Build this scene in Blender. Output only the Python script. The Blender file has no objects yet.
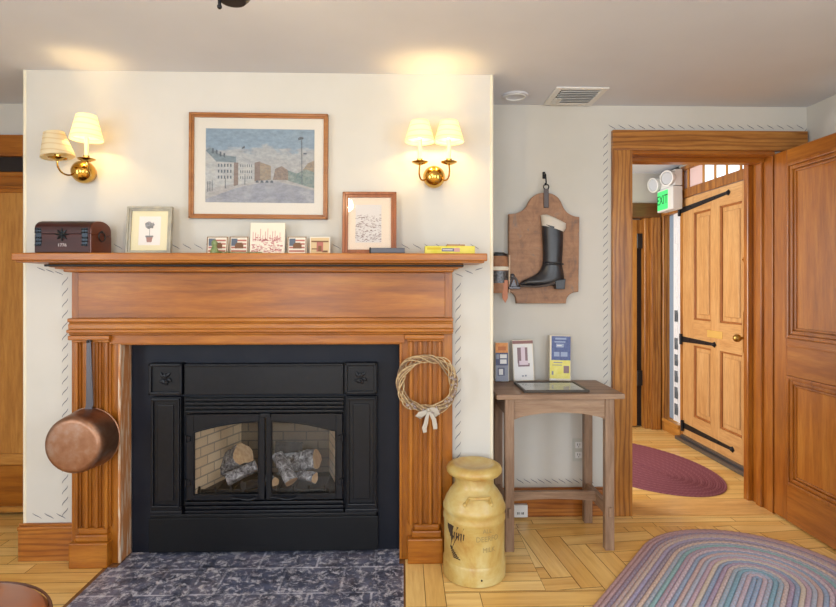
import bpy, bmesh, math, random
from mathutils import Vector, Matrix
random.seed(7)
PI = math.pi
S = bpy.context.scene
C = S.collection

# ------------------------------------------------------------------ camera, world, lights, exposure
EYE = 1.32; TH = 0.0273; F = 550.0
cam_d = bpy.data.cameras.new('camera'); cam = bpy.data.objects.new('camera', cam_d); C.objects.link(cam)
cam.location = (0, 0, EYE); cam.rotation_euler = (PI/2, 0, -TH)
cam_d.sensor_width = 36; cam_d.lens = 36*F/836; cam_d.shift_y = -17.5/836; cam_d.clip_start = 0.05
S.camera = cam
S.view_settings.view_transform = 'Standard'; S.view_settings.look = 'None'
S.view_settings.gamma = 1; S.view_settings.use_curve_mapping = False
S.view_settings.exposure = 0.42

w = bpy.data.worlds.new('world'); S.world = w; w.use_nodes = True
nt = w.node_tree; bg = nt.nodes['Background']
bg.inputs[0].default_value = (0.80, 0.90, 1.0, 1); bg.inputs[1].default_value = 1.6

def area(name, loc, rot, sx, sy, e, col):
    l = bpy.data.lights.new(name, 'AREA'); l.shape = 'RECTANGLE'; l.size = sx; l.size_y = sy
    l.energy = e; l.color = col
    o = bpy.data.objects.new(name, l); C.objects.link(o); o.location = loc; o.rotation_euler = rot
    return o
DAY = (0.83, 0.915, 1.0); TD = math.radians(14)
# daylight through the two windows behind the camera, and the side windows; plus an added fill light in the hall
area('rear_window_daylight', (-1.35, -2.62, 1.35), (PI/2-TD, 0, 0), 1.1, 1.5, 40, DAY)
area('rear_window_daylight', (0.95, -2.62, 1.35), (PI/2-TD, 0, 0), 1.1, 1.5, 40, DAY)
area('right_window_daylight', (2.42, -0.2, 1.35), (PI/2-TD, 0, PI/2), 1.3, 1.5, 34, DAY)
area('left_window_daylight', (-2.86, 0.1, 1.35), (PI/2-TD, 0, -PI/2), 1.3, 1.5, 34, DAY)
area('hall_fill_light', (0.12, 4.2, 1.35), (PI/2, 0, -PI/2), 0.9, 1.5, 33, (1.0, 0.97, 0.92))  # light added at the hall's left end to brighten it

# ------------------------------------------------------------------ helpers
def lin(c):
    return tuple(((x/255)/12.92 if x/255 <= 0.04045 else ((x/255+0.055)/1.055)**2.4) for x in c)
def c4(c): return (*lin(c), 1)

def YX(px, X):
    u = (px-418)/F; return X*(math.cos(TH)-u*math.sin(TH))/(math.sin(TH)+u*math.cos(TH))
def P(px, py, Y):
    """world (X, Z) of a direction of the photograph on the plane Y"""
    u = (px-418)/F; den = math.cos(TH)-u*math.sin(TH)
    t = Y/den
    return t*(math.sin(TH)+u*math.cos(TH)), EYE-t*(py-286)/F

class B:
    def __init__(s): s.bm = bmesh.new(); s.m = 0
    def _mark(s, n0):
        s.bm.faces.ensure_lookup_table()
        for f in s.bm.faces[n0:]: f.material_index = s.m
    def box(s, x0, x1, y0, y1, z0, z1, bev=0, seg=1, M=None):
        x0, x1 = min(x0, x1), max(x0, x1); y0, y1 = min(y0, y1), max(y0, y1); z0, z1 = min(z0, z1), max(z0, z1)
        t = bmesh.new()
        v = [t.verts.new((x, y, z)) for x in (x0, x1) for y in (y0, y1) for z in (z0, z1)]
        for q in ((0,1,3,2), (4,6,7,5), (0,4,5,1), (2,3,7,6), (0,2,6,4), (1,5,7,3)): t.faces.new([v[i] for i in q])
        if bev > 0: bmesh.ops.bevel(t, geom=list(t.edges), offset=min(bev, (x1-x0)*.45, (y1-y0)*.45, (z1-z0)*.45), segments=seg, affect='EDGES', profile=0.6)
        s.join(t, M)
        return s
    def join(s, t, M=None):
        if M is not None: bmesh.ops.transform(t, matrix=M, verts=t.verts)
        me = bpy.data.meshes.new('tmp'); t.to_mesh(me); t.free()
        n0 = len(s.bm.faces); s.bm.from_mesh(me); bpy.data.meshes.remove(me); s._mark(n0)
    def quad(s, pts):
        n0 = len(s.bm.faces); s.bm.faces.new([s.bm.verts.new(p) for p in pts]); s._mark(n0); return s
    def prism(s, pts, y0, y1, plane='xz', bev=0, seg=2):
        """outline in xz (depth along y), xy (depth z) or yz (depth x)"""
        def p3(a, b, d): return {'xz': (a, d, b), 'xy': (a, b, d), 'yz': (d, a, b)}[plane]
        t = bmesh.new()
        va = [t.verts.new(p3(a, b, y0)) for a, b in pts]; vb = [t.verts.new(p3(a, b, y1)) for a, b in pts]
        n = len(pts)
        t.faces.new(va); t.faces.new(vb[::-1])
        for i in range(n): t.faces.new([va[i], vb[i], vb[(i+1) % n], va[(i+1) % n]])
        bmesh.ops.recalc_face_normals(t, faces=t.faces)
        if bev > 0:
            ed = [e for e in t.edges if (e.verts[0] in va) == (e.verts[1] in va)]
            bmesh.ops.bevel(t, geom=ed, offset=bev, segments=seg, affect='EDGES', profile=0.5)
        s.join(t); return s
    def lathe(s, prof, c=(0,0,0), axis=(0,0,1), seg=32, sq=1.0):
        """prof: (radius, height along axis)"""
        q = Vector((0,0,1)).rotation_difference(Vector(axis).normalized()).to_matrix()
        c = Vector(c); rings = []
        t = bmesh.new()
        for r, h in prof:
            if r < 1e-5: rings.append([t.verts.new(c+q@Vector((0,0,h)))])
            else: rings.append([t.verts.new(c+q@Vector((r*math.cos(a), sq*r*math.sin(a), h))) for a in [2*PI*k/seg for k in range(seg)]])
        for a, b in zip(rings, rings[1:]):
            for k in range(seg):
                k2 = (k+1) % seg
                if len(a) == 1 and len(b) == 1: continue
                if len(a) == 1: t.faces.new([a[0], b[k], b[k2]])
                elif len(b) == 1: t.faces.new([a[k], b[0], a[k2]])
                else: t.faces.new([a[k], b[k], b[k2], a[k2]])
        bmesh.ops.recalc_face_normals(t, faces=t.faces)
        s.join(t); return s
    def cyl(s, p0, p1, r0, r1=None, seg=16):
        r1 = r0 if r1 is None else r1
        p0 = Vector(p0); p1 = Vector(p1); d = p1-p0
        return s.lathe([(0,0), (r0,0), (r1,d.length), (0,d.length)], p0, d, seg)
    def sph(s, c, r, seg=20, sz=1.0, axis=(0,0,1)):
        n = seg//2
        return s.lathe([(r*math.sin(PI*k/n), -r*sz*math.cos(PI*k/n)) for k in range(n+1)], c, axis, seg)
    def tube(s, pts, r, seg=8, closed=False, flat=1.0, up=(0,0,1), rot=0):
        """sweep an ellipse (r along side, r*flat along up-ish)"""
        pts = [Vector(p) for p in pts]; n = len(pts)
        rs = r if isinstance(r, (list, tuple)) else [r]*n
        fl = flat if isinstance(flat, (list, tuple)) else [flat]*n
        t = bmesh.new(); rings = []
        prev = None
        for i, p in enumerate(pts):
            if closed: d = pts[(i+1) % n]-pts[i-1]
            else: d = pts[min(i+1, n-1)]-pts[max(i-1, 0)]
            d.normalize()
            if prev is None:
                u = Vector(up)
                if abs(u.dot(d)) > .95: u = Vector((1,0,0)) if abs(d.x) < .9 else Vector((0,1,0))
            else: u = prev
            side = d.cross(u).normalized(); u = side.cross(d).normalized()
            if not closed or True: prev = u
            rings.append([t.verts.new(p+side*rs[i]*math.cos(a+rot)+u*rs[i]*fl[i]*math.sin(a+rot)) for a in [2*PI*k/seg for k in range(seg)]])
        rr = list(zip(rings, rings[1:]))
        if closed: rr.append((rings[-1], rings[0]))
        for a, b in rr:
            for k in range(seg): t.faces.new([a[k], b[k], b[(k+1) % seg], a[(k+1) % seg]])
        if not closed: t.faces.new(rings[0]); t.faces.new(rings[-1][::-1])
        bmesh.ops.recalc_face_normals(t, faces=t.faces)
        s.join(t); return s

def root_of(o):
    while o.parent: o = o.parent
    return o
def obj(name, b, mat, parent=None, smooth=False, world=True, label=None, angle=35):
    bm = b.bm
    me = bpy.data.meshes.new(name)
    if parent is not None and world:
        r = root_of(parent)
        M = (Matrix.Translation(r.location) @ r.rotation_euler.to_matrix().to_4x4()).inverted()
        bmesh.ops.transform(bm, matrix=M, verts=bm.verts)
    bm.to_mesh(me); bm.free()
    for m in (mat if isinstance(mat, (list, tuple)) else [mat]): me.materials.append(m)
    if smooth:
        for p in me.polygons: p.use_smooth = True
        try: me.set_sharp_from_angle(angle=math.radians(angle))
        except Exception: pass
    o = bpy.data.objects.new(name, me); C.objects.link(o)
    if parent is not None: o.parent = parent
    if label: o['label'] = label
    return o
def tag(o, label, cat, group=None):
    o['label'] = label; o['category'] = cat
    if group: o['group'] = group
    return o
def thing(name, label, cat, loc=(0,0,0), rot=(0,0,0), group=None):
    o = bpy.data.objects.new(name, None); C.objects.link(o); o.empty_display_size = .05
    o.location = loc; o.rotation_euler = rot
    return tag(o, label, cat, group)
def struct(name, b, mat, parent=None, **k):
    o = obj(name, b, mat, parent, **k)
    if parent is None: o['kind'] = 'structure'
    return o
def text_b(b, s, size, T, depth=0.0006, font_scale_x=1.0):
    """text as mesh; T maps local (x, y, z) to world"""
    cu = bpy.data.curves.new('t', 'FONT'); cu.body = s; cu.size = size; cu.extrude = depth; cu.align_x = 'CENTER'; cu.align_y = 'CENTER'
    o = bpy.data.objects.new('t', cu); C.objects.link(o)
    dg = bpy.context.evaluated_depsgraph_get(); me = bpy.data.meshes.new_from_object(o.evaluated_get(dg))
    t = bmesh.new(); t.from_mesh(me)
    for v in t.verts: v.co = Vector(T(v.co.x*font_scale_x, v.co.y, v.co.z))
    bpy.data.objects.remove(o); bpy.data.curves.remove(cu); bpy.data.meshes.remove(me)
    b.join(t)

# ------------------------------------------------------------------ materials
def mat(name, col=(200,200,200), rough=.5, metal=0, spec=.5, coat=0):
    m = bpy.data.materials.new(name); m.use_nodes = True
    p = m.node_tree.nodes['Principled BSDF']
    p.inputs['Base Color'].default_value = c4(col); p.inputs['Roughness'].default_value = rough
    p.inputs['Metallic'].default_value = metal; p.inputs['Specular IOR Level'].default_value = spec
    p.inputs['Coat Weight'].default_value = coat; p.inputs['Coat Roughness'].default_value = .15
    return m
def N(m, t, **k):
    n = m.node_tree.nodes.new(t)
    for a, v in k.items(): setattr(n, a, v)
    return n
def L(m, a, b): m.node_tree.links.new(a, b)
def coords(m, scale=(1,1,1), kind='Object', rot=(0,0,0)):
    tc = N(m, 'ShaderNodeTexCoord'); mp = N(m, 'ShaderNodeMapping')
    mp.inputs['Scale'].default_value = scale; mp.inputs['Rotation'].default_value = rot
    L(m, tc.outputs[kind], mp.inputs['Vector']); return mp.outputs['Vector']
def noise(m, vec, sc, det=4, rough=.55, dist=0):
    n = N(m, 'ShaderNodeTexNoise'); n.inputs['Scale'].default_value = sc; n.inputs['Detail'].default_value = det
    n.inputs['Roughness'].default_value = rough; n.inputs['Distortion'].default_value = dist
    L(m, vec, n.inputs['Vector']); return n.outputs['Fac']
def ramp(m, fac, stops, interp='LINEAR'):
    r = N(m, 'ShaderNodeValToRGB'); r.color_ramp.interpolation = interp
    e = r.color_ramp.elements
    while len(e) < len(stops): e.new(.5)
    for el, (p, c) in zip(e, stops): el.position = p; el.color = c4(c) if len(c) == 3 else c
    L(m, fac, r.inputs['Fac']); return r.outputs['Color']
def mixc(m, f, a, b, mode='MIX'):
    n = N(m, 'ShaderNodeMix', data_type='RGBA', blend_type=mode)
    for sock, v in ((n.inputs['Factor'], f), (n.inputs['A'], a), (n.inputs['B'], b)):
        if isinstance(v, (int, float)): sock.default_value = v
        elif isinstance(v, tuple): sock.default_value = c4(v)
        else: L(m, v, sock)
    return n.outputs['Result']
def bump(m, h, s=.2, d=.002):
    b = N(m, 'ShaderNodeBump'); b.inputs['Strength'].default_value = s; b.inputs['Distance'].default_value = d
    L(m, h, b.inputs['Height']); L(m, b.outputs['Normal'], m.node_tree.nodes['Principled BSDF'].inputs['Normal'])
def base(m, col): L(m, col, m.node_tree.nodes['Principled BSDF'].inputs['Base Color'])

def two_tone(name, a, b, sc=8, rough=.5, metal=0, spec=.5, lo=.35, hi=.65, det=5, bmp=0, coat=0, scale=(1,1,1)):
    m = mat(name, a, rough, metal, spec, coat); v = coords(m, scale); f = noise(m, v, sc, det)
    base(m, ramp(m, f, [(lo, a), (hi, b)]))
    if bmp: bump(m, f, bmp)
    return m
def wood(name, dark, mid, light, axis='x', rough=.38, ringy=0.0, coat=.15, fine=1.0):
    m = mat(name, mid, rough, spec=.4, coat=coat)
    k = {'x': (1.2, 12, 12), 'y': (12, 1.2, 12), 'z': (12, 12, 1.2)}[axis]
    v = coords(m, tuple(q*fine for q in k))
    f1 = noise(m, v, 1.6, 6, .6, .4); f2 = noise(m, v, 7, 4, .7)
    col = ramp(m, f1, [(.2, dark), (.5, mid), (.82, light)])
    g = ramp(m, f2, [(.3, (205,190,175)), (.6, (255,255,255))])
    col = mixc(m, .6, col, g, 'MULTIPLY')
    if ringy:
        wv = N(m, 'ShaderNodeTexWave', wave_type='BANDS', bands_direction={'x':'Z','y':'Z','z':'X'}[axis])
        wv.inputs['Scale'].default_value = 5.5; wv.inputs['Distortion'].default_value = 9; wv.inputs['Detail'].default_value = 2
        wv.inputs['Detail Scale'].default_value = .9; wv.inputs['Detail Roughness'].default_value = .6
        L(m, coords(m, {'x': (.28, 2.2, 2.2), 'y': (2.2, .28, 2.2), 'z': (2.2, 2.2, .28)}[axis]), wv.inputs['Vector'])
        gg = ramp(m, wv.outputs['Fac'], [(.0, (150,112,80)), (.35, (225,212,196)), (.6, (255,255,255))])
        col = mixc(m, ringy, col, gg, 'MULTIPLY')
    base(m, col); bump(m, f2, .08, .001)
    return m

M_wall = two_tone('wall_plaster', (208,204,197), (199,196,188), 1.3, .75, spec=.2, bmp=.03)
M_ceil = two_tone('ceiling_plaster', (212,214,222), (204,206,214), 1.1, .85, spec=.15, bmp=.03)
M_bead = mat('cream_painted_bead', (226,218,196), .45)
M_ink = two_tone('blue_grey_stencil_ink', (92,96,110), (124,124,130), 30, .8)
MW = {a: wood('mantel_wood_'+a, (114,62,12), (162,96,24), (190,126,44), a, .34, coat=.04) for a in 'xyz'}
CW = {a: wood('casing_wood_'+a, (134,82,28), (174,116,50), (198,144,74), a, .36, .55) for a in 'xyz'}
DW = {a: wood('door_wood_'+a, (116,62,14), (156,90,24), (182,118,44), a, .28, coat=.2) for a in 'xyz'}
DP = wood('door_panel_wood', (140,78,20), (170,102,32), (192,128,50), 'z', .28, coat=.2)
EW = {a: wood('entry_door_wood_'+a, (190,138,82), (208,160,104), (222,180,126), a, .35) for a in 'xyz'}
EWd = wood('entry_door_groove_wood', (140,84,40), (168,106,56), (190,128,70), 'z', .4)
TW = {a: wood('weathered_table_wood_'+a, (108,84,68), (146,118,96), (182,154,128), a, .5, coat=.05) for a in 'xyz'}
OW = {a: wood('ochre_door_wood_'+a, (158,100,38), (188,130,58), (206,150,74), a, .4) for a in 'xyz'}
BBW = wood('baseboard_wood', (106,54,14), (166,100,36), (192,130,60), 'x', .4, .5)
M_dark = mat('dark_gap', (28,16,12), .7)
M_worn = two_tone('worn_white_edge', (212,190,166), (186,122,72), 22, .6, lo=.40, hi=.52, scale=(3,3,.25))

M_iron = two_tone('black_cast_iron', (8,10,17), (14,16,24), 40, .36, .0, .28, bmp=.02)
M_iron_d = mat('matte_black_steel', (6,7,12), .45, 0, .3)
M_slate_panel = two_tone('black_slate_panel', (20,24,36), (27,30,40), 6, .5, spec=.22)
M_steel = mat('grey_steel', (120,122,128), .35, .8)
M_brass = two_tone('polished_brass', (214,172,88), (190,146,66), 12, .16, 1)
M_brass_d = mat('aged_brass', (168,132,70), .3, 1)
M_brass_s = mat('satin_brass', (232,196,112), .45, .5)
M_black = mat('black_paint', (18,18,20), .4)
M_wiron = mat('wrought_iron', (36,36,40), .5, .5)
M_white = mat('white_plastic', (222,222,220), .4)
M_cream = mat('cream_card', (232,224,204), .7)
M_matbd = mat('mat_board', (208,202,192), .75)

def glass(name, refl=.06, tint=(255,255,255), rough=.02):
    m = bpy.data.materials.new(name); m.use_nodes = True; n = m.node_tree.nodes; n.remove(n['Principled BSDF'])
    out = n['Material Output']; tr = N(m, 'ShaderNodeBsdfTransparent'); gl = N(m, 'ShaderNodeBsdfGlossy'); mx = N(m, 'ShaderNodeMixShader')
    fr = N(m, 'ShaderNodeFresnel'); fr.inputs['IOR'].default_value = 1.45
    tr.inputs[0].default_value = c4(tint); gl.inputs['Roughness'].default_value = rough
    ge = N(m, 'ShaderNodeNewGeometry'); iv = N(m, 'ShaderNodeMath', operation='SUBTRACT'); iv.inputs[0].default_value = 1; L(m, ge.outputs['Backfacing'], iv.inputs[1])
    mu = N(m, 'ShaderNodeMath', operation='MULTIPLY'); L(m, fr.outputs[0], mu.inputs[0]); L(m, iv.outputs[0], mu.inputs[1]); L(m, mu.outputs[0], mx.inputs[0]); L(m, tr.outputs[0], mx.inputs[1]); L(m, gl.outputs[0], mx.inputs[2]); L(m, mx.outputs[0], out.inputs[0])
    return m
M_glass = glass('clear_glass')
M_smoke = glass('hazy_stove_glass', tint=(246,246,248), rough=.15)

# floor planks: every plank has a tone of its own
M_floor = mat('oak_floorboards', (206,158,96), .3, spec=.4, coat=.25)
at = N(M_floor, 'ShaderNodeAttribute', attribute_name='tone')
uv = N(M_floor, 'ShaderNodeUVMap', uv_map='grain')
mp = N(M_floor, 'ShaderNodeMapping'); mp.inputs['Scale'].default_value = (1.5, 22, 1); L(M_floor, uv.outputs[0], mp.inputs[0])
fg = noise(M_floor, mp.outputs[0], 1.5, 6, .65, .3)
col = ramp(M_floor, at.outputs['Fac'], [(0, (226,178,98)), (.5, (238,196,118)), (1, (246,212,140))])
gcol = ramp(M_floor, fg, [(.3, (222,200,172)), (.6, (255,255,255))])
base(M_floor, mixc(M_floor, .7, col, gcol, 'MULTIPLY')); bump(M_floor, fg, .05, .001)
M_gap = mat('floor_gap', (136,92,50), .8)

def tile_mat():
    m = mat('worn_slate_tiles', (60,64,78), .35, spec=.5, coat=.15)
    v = coords(m); br = N(m, 'ShaderNodeTexBrick')
    br.inputs['Scale'].default_value = 1; br.inputs['Brick Width'].default_value = .27; br.inputs['Row Height'].default_value = .215
    br.inputs['Mortar Size'].default_value = .006; br.inputs['Mortar Smooth'].default_value = .3
    br.inputs['Color1'].default_value = c4((96,102,128)); br.inputs['Color2'].default_value = c4((124,124,142)); br.inputs['Mortar'].default_value = c4((190,190,204))
    L(m, v, br.inputs['Vector'])
    f = noise(m, v, 9, 8, .7, .6); f2 = noise(m, v, 24, 8, .8, .5)
    c = mixc(m, ramp(m, f, [(.38, (0,0,0)), (.62, (255,255,255))]), br.outputs['Color'], (62,66,84))
    c = mixc(m, ramp(m, f2, [(.50, (0,0,0)), (.60, (225,225,225))]), c, (214,212,220))
    f3 = noise(m, v, 5, 3); c = mixc(m, ramp(m, f3, [(.55, (0,0,0)), (.75, (120,120,120))]), c, (128,96,84))
    base(m, c); bump(m, f2, .25, .002); return m
M_tile = tile_mat()
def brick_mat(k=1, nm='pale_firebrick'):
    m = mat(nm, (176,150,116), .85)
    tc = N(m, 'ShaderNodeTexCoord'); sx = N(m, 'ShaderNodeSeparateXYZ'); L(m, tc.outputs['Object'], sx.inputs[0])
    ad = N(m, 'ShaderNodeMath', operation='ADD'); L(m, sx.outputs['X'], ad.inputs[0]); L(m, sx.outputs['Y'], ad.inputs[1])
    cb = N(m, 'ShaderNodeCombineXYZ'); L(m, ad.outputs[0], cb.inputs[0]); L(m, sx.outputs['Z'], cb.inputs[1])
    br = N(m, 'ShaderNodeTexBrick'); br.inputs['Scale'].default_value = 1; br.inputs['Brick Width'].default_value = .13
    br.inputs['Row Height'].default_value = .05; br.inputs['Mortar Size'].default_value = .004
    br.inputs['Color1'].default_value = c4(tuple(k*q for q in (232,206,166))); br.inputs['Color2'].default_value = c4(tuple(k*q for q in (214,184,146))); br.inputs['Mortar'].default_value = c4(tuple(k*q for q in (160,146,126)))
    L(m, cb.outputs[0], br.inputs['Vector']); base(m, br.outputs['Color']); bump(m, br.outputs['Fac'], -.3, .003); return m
M_brick = brick_mat(); M_brick_d = brick_mat(.52, 'dark_firebrick')  # back wall gets a darker copy of the side brick

# ------------------------------------------------------------------ the room
YB, YR, YL = 2.70, 3.14, 3.20        # breast face, right recess wall, left recess wall
H = 2.36
XBL, XBR = -1.825, 0.441
def floor_mesh():
    b = B(); bm = b.bm
    uvl = bm.loops.layers.uv.new('grain'); tn = bm.faces.layers.float.new('tone')
    def plank(pts, along, m=0):
        f = bm.faces.new([bm.verts.new((x, y, 0)) for x, y in pts]); f.material_index = m; f[tn] = random.random()
        off = random.uniform(0, 40)
        for l in f.loops:
            x, y = l.vert.co.x, l.vert.co.y
            l[uvl].uv = (off+x*along[0]+y*along[1], off*.37-x*along[1]+y*along[0])
    g = .0015
    def rect(x0, x1, y0, y1, horiz):
        plank([(x0+g, y0+g), (x1-g, y0+g), (x1-g, y1-g), (x0+g, y1-g)], (1, 0) if horiz else (0, 1))
    def rows(x0, x1, y0, y1, wd=.07):
        y = y0
        while y < y1-.005:
            ye = min(y+wd, y1); x = x0-random.uniform(0, 1.0)
            while x < x1:
                xe = x+random.uniform(.7, 1.3)
                if xe > x0+.02: rect(max(x, x0), min(xe, x1), y, ye, True)
                x = xe
            y = ye
    def cols(x0, x1, y0, y1, wd=.085):
        x = x0
        while x < x1-.005:
            xe = min(x+wd, x1); rect(x, xe, y0, y1, False); x = xe
    # dark subfloor just below, gives the joints
    bm.faces.new([bm.verts.new((x, y, -.002)) for x, y in ((-2.9,-2.8), (2.45,-2.8), (2.45,5.2), (-2.9,5.2))]).material_index = 1
    rows(-2.78, -1.40, 2.32, 3.4, .085); rows(-2.78, -1.40, -2.7, 2.32, .085)
    rows(-1.40, .01, -2.7, 2.00, .085)
    cols(.01, .18, 2.26, 2.75, .085); rows(.01, .18, -2.7, 2.26, .085)
    rows(.18, .62, 2.37, 2.60, .077); rows(.18, .62, 2.60, 2.75, .075)
    rows(.40, 2.45, 2.98, 3.14, .053); rows(.18, .62, 2.75, 2.98, .077)
    rows(.18, 2.45, -2.7, 2.37, .11)
    rows(.85, 2.45, 3.14, 5.3, .075); rows(0.05, .85, 3.24, 5.3, .075)
    # herringbone field, clipped to a rectangle
    Wd, Ln = .098, .49; fx0, fx1, fy0, fy1 = .62, 2.42, 2.37, 2.98
    ang = math.radians(6); ca, sa = math.cos(ang), math.sin(ang)
    def clip(poly):
        for ax, lim, sg in ((0, fx0, 1), (0, fx1, -1), (1, fy0, 1), (1, fy1, -1)):
            out = []
            for i in range(len(poly)):
                p, q = poly[i], poly[(i+1) % len(poly)]
                dp, dq = (p[ax]-lim)*sg, (q[ax]-lim)*sg
                if dp >= 0: out.append(p)
                if (dp > 0 > dq) or (dp < 0 < dq):
                    t = dp/(dp-dq); out.append((p[0]+(q[0]-p[0])*t, p[1]+(q[1]-p[1])*t))
            poly = out
            if len(poly) < 3: return None
        return poly
    n = round(Ln/Wd)
    for i in range(-60, 60):
        for j in range(-14, 14):
            # right-angle herringbone, each step one board width down and to the right
            ox = i*Wd+j*Ln; oy = i*Wd-j*Ln
            for horiz in (True, False):
                if horiz: r = [(ox, oy), (ox+Ln, oy), (ox+Ln, oy+Wd), (ox, oy+Wd)]
                else: r = [(ox+Ln, oy+Wd-Ln), (ox+Ln+Wd, oy+Wd-Ln), (ox+Ln+Wd, oy+Wd), (ox+Ln, oy+Wd)]
                r = [(-p[0]+Ln+Wd, p[1]-Wd) for p in r]
                cx = sum(p[0] for p in r)/4; cy = sum(p[1] for p in r)/4
                r = [(cx+(p[0]-cx)*(1-2*g/Ln*1.5), cy+(p[1]-cy)*(1-.03)) if horiz else (cx+(p[0]-cx)*(1-.03), cy+(p[1]-cy)*(1-2*g/Ln*1.5)) for p in r]
                r = [(.62+p[0]*ca-p[1]*sa, 2.955+p[0]*sa+p[1]*ca) for p in r]
                if max(p[0] for p in r) < fx0 or min(p[0] for p in r) > fx1 or max(p[1] for p in r) < fy0 or min(p[1] for p in r) > fy1: continue
                q = clip(r)
                if q: plank(q, (ca, sa) if horiz else (-sa, ca))
    bmesh.ops.recalc_face_normals(bm, faces=bm.faces)
    for f in bm.faces:
        if f.normal.z < 0: f.normal_flip()
    b.box(-2.95, 2.49, -2.85, 5.3, -.12, -.01)
    for f in bm.faces[-6:]: pass
    return b
fb = floor_mesh()
struct('floor', fb, [M_floor, M_gap])

b = B(); b.box(-2.95, 2.49, -2.85, 5.25, H, H+.12); struct('ceiling', b, M_ceil)
# recess wall to the right of the chimney breast, with the doorway
DX0, DX1, DZ = 1.314, 2.14, 2.09
b = B()
b.box(XBR-.05, DX0-.004, YR, YR+.20, 0, H); b.box(DX0-.004, 2.163, YR, YR+.20, DZ, H); b.box(2.163, 2.46, YR, YR+.20, 0, H)
W_rec = struct('wall_recess', b, M_wall)
b = B()
b.prism([(XBL, 0), (-1.345, 0), (-1.345, 1.05), (-.010, 1.05), (-.010, 0), (XBR, 0), (XBR, H), (XBL, H)], YB, 3.3); b.box(-1.345, -.010, 3.26, 3.3, 0, 1.05)
W_brs = struct('wall_chimney_breast', b, M_wall)
b = B(); b.box(-2.80, XBL, YL, YL+.1, 2.176, H); b.box(-2.80, -2.72, YL, YL+.1, 0, 2.2); b.box(-1.90, XBL, YL, YL+.1, 0, 2.2)
b.box(-2.80, XBL, YL+.12, YL+.2, 0, H); struct('wall_back_left', b, M_wall)
b = B(); b.box(-2.90, -2.80, -2.8, -.55, 0, H); b.box(-2.90, -2.80, .75, 3.4, 0, H); b.box(-2.90, -2.80, -.55, .75, 0, .6); b.box(-2.90, -2.80, -.55, .75, 2.1, H); struct('wall_left', b, M_wall)
# right wall with a window opening
b = B(); b.box(2.35, 2.47, -2.8, -.85, 0, H); b.box(2.35, 2.47, .45, YR, 0, H); b.box(2.35, 2.47, -.85, .45, 0, .6); b.box(2.35, 2.47, -.85, .45, 2.1, H)
struct('wall_right', b, M_wall)
b = B()
for x0, x1 in ((-2.9, -1.9), (-.8, .4), (1.5, 2.47)): b.box(x0, x1, -2.75, -2.6, 0, H)
for x0, x1 in ((-1.9, -.8), (.4, 1.5)): b.box(x0, x1, -2.75, -2.6, 0, .6); b.box(x0, x1, -2.75, -2.6, 2.1, H)
struct('wall_rear', b, M_wall)
def window(n, x0, x1, y0, y1, z0, z1):
    b = B(); ax = abs(x1-x0) > abs(y1-y0)
    def bar(a0, a1, c0, c1):
        if ax: b.box(a0, a1, y0, y1, c0, c1)
        else: b.box(x0, x1, a0, a1, c0, c1)
    A0, A1 = (x0, x1) if ax else (y0, y1)
    bar(A0, A0+.05, z0, z1); bar(A1-.05, A1, z0, z1); bar(A0, A1, z0, z0+.05); bar(A0, A1, z1-.05, z1); bar(A0, A1, (z0+z1)/2-.02, (z0+z1)/2+.02)
    bar((A0+A1)/2-.012, (A0+A1)/2+.012, z0, z1)
    struct('window_%d' % n, b, M_white)
window(1, -1.9, -.8, -2.74, -2.69, .6, 2.1); window(2, .4, 1.5, -2.74, -2.69, .6, 2.1); window(6, -2.895, -2.87, -.55, .75, .6, 2.1); window(3, 2.43, 2.46, -.85, .45, .6, 2.1)

# corner beads of the chimney breast
b = B(); b.cyl((XBR-.004, YB+.004, 0), (XBR-.004, YB+.004, H), .009, seg=12); struct('trim_1', b, M_bead, smooth=True)
b = B(); b.cyl((XBL+.004, YB+.004, 0), (XBL+.004, YB+.004, H), .009, seg=12); struct('trim_2', b, M_bead, smooth=True)

# stencilled slashes on the walls
def slash(b, x, z, Y, dx, dz, t=.0046):
    n = 5; pts = []
    for k in range(n+1):
        s = k/n-.5; pts.append((x+dx*s+.0025*math.sin(s*2*PI), z+dz*s))
    L_ = math.hypot(dx, dz); nx, nz = -dz/L_*t/2, dx/L_*t/2
    up = [(p[0]+nx*(1-abs(2*i/n-1)*.6), p[1]+nz*(1-abs(2*i/n-1)*.6)) for i, p in enumerate(pts)]
    dn = [(p[0]-nx*(1-abs(2*i/n-1)*.6), p[1]-nz*(1-abs(2*i/n-1)*.6)) for i, p in enumerate(pts)]
    for i in range(n): b.quad([(up[i][0], Y, up[i][1]), (dn[i][0], Y, dn[i][1]), (dn[i+1][0], Y, dn[i+1][1]), (up[i+1][0], Y, up[i+1][1])])
b = B(); Ys = YB-.0012
for k in range(23):
    x, z = P(65, 281+k*11.0, Ys)
    if z > .22: slash(b, x, z, Ys, .028, .042)
for k in range(3): x, z = P(37+k*12, 516, Ys); slash(b, x, z, Ys, .042, -.026)
for k in range(3): x, z = P(41+k*9, 269+k*2, Ys); slash(b, x, z, Ys, .036, -.018)
for k in range(32):
    x, z = P(118+k*11.5, 246.5, Ys); slash(b, x, z, Ys, .040, -.026, .0038)
for k in range(24):
    x, z = P(458, 287+k*10.6, Ys); slash(b, x, z, Ys, .026, .040)
for k in range(3): x, z = P(459+k*10, 275-k*3, Ys); slash(b, x, z, Ys, .036, -.018 if k != 2 else .014)
struct('stencil_border', b, M_ink, W_brs)
b = B(); Ys = YR-.0012
for k in range(44):
    x, z = P(605.5, 137+k*8.2, Ys)
    if z > .2: slash(b, x, z, Ys, .026, .036)
for k in range(20): x, z = P(612+k*9.9, 127, Ys); slash(b, x, z, Ys, .040, -.026)
for k in range(2): x, z = P(805+k*3, 131+k*3, Ys); slash(b, x, z, Ys, .02, .03)
for k in range(11): x, z = P(520+k*7, 481, Ys); slash(b, x, z, Ys, .040, -.028)
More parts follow.
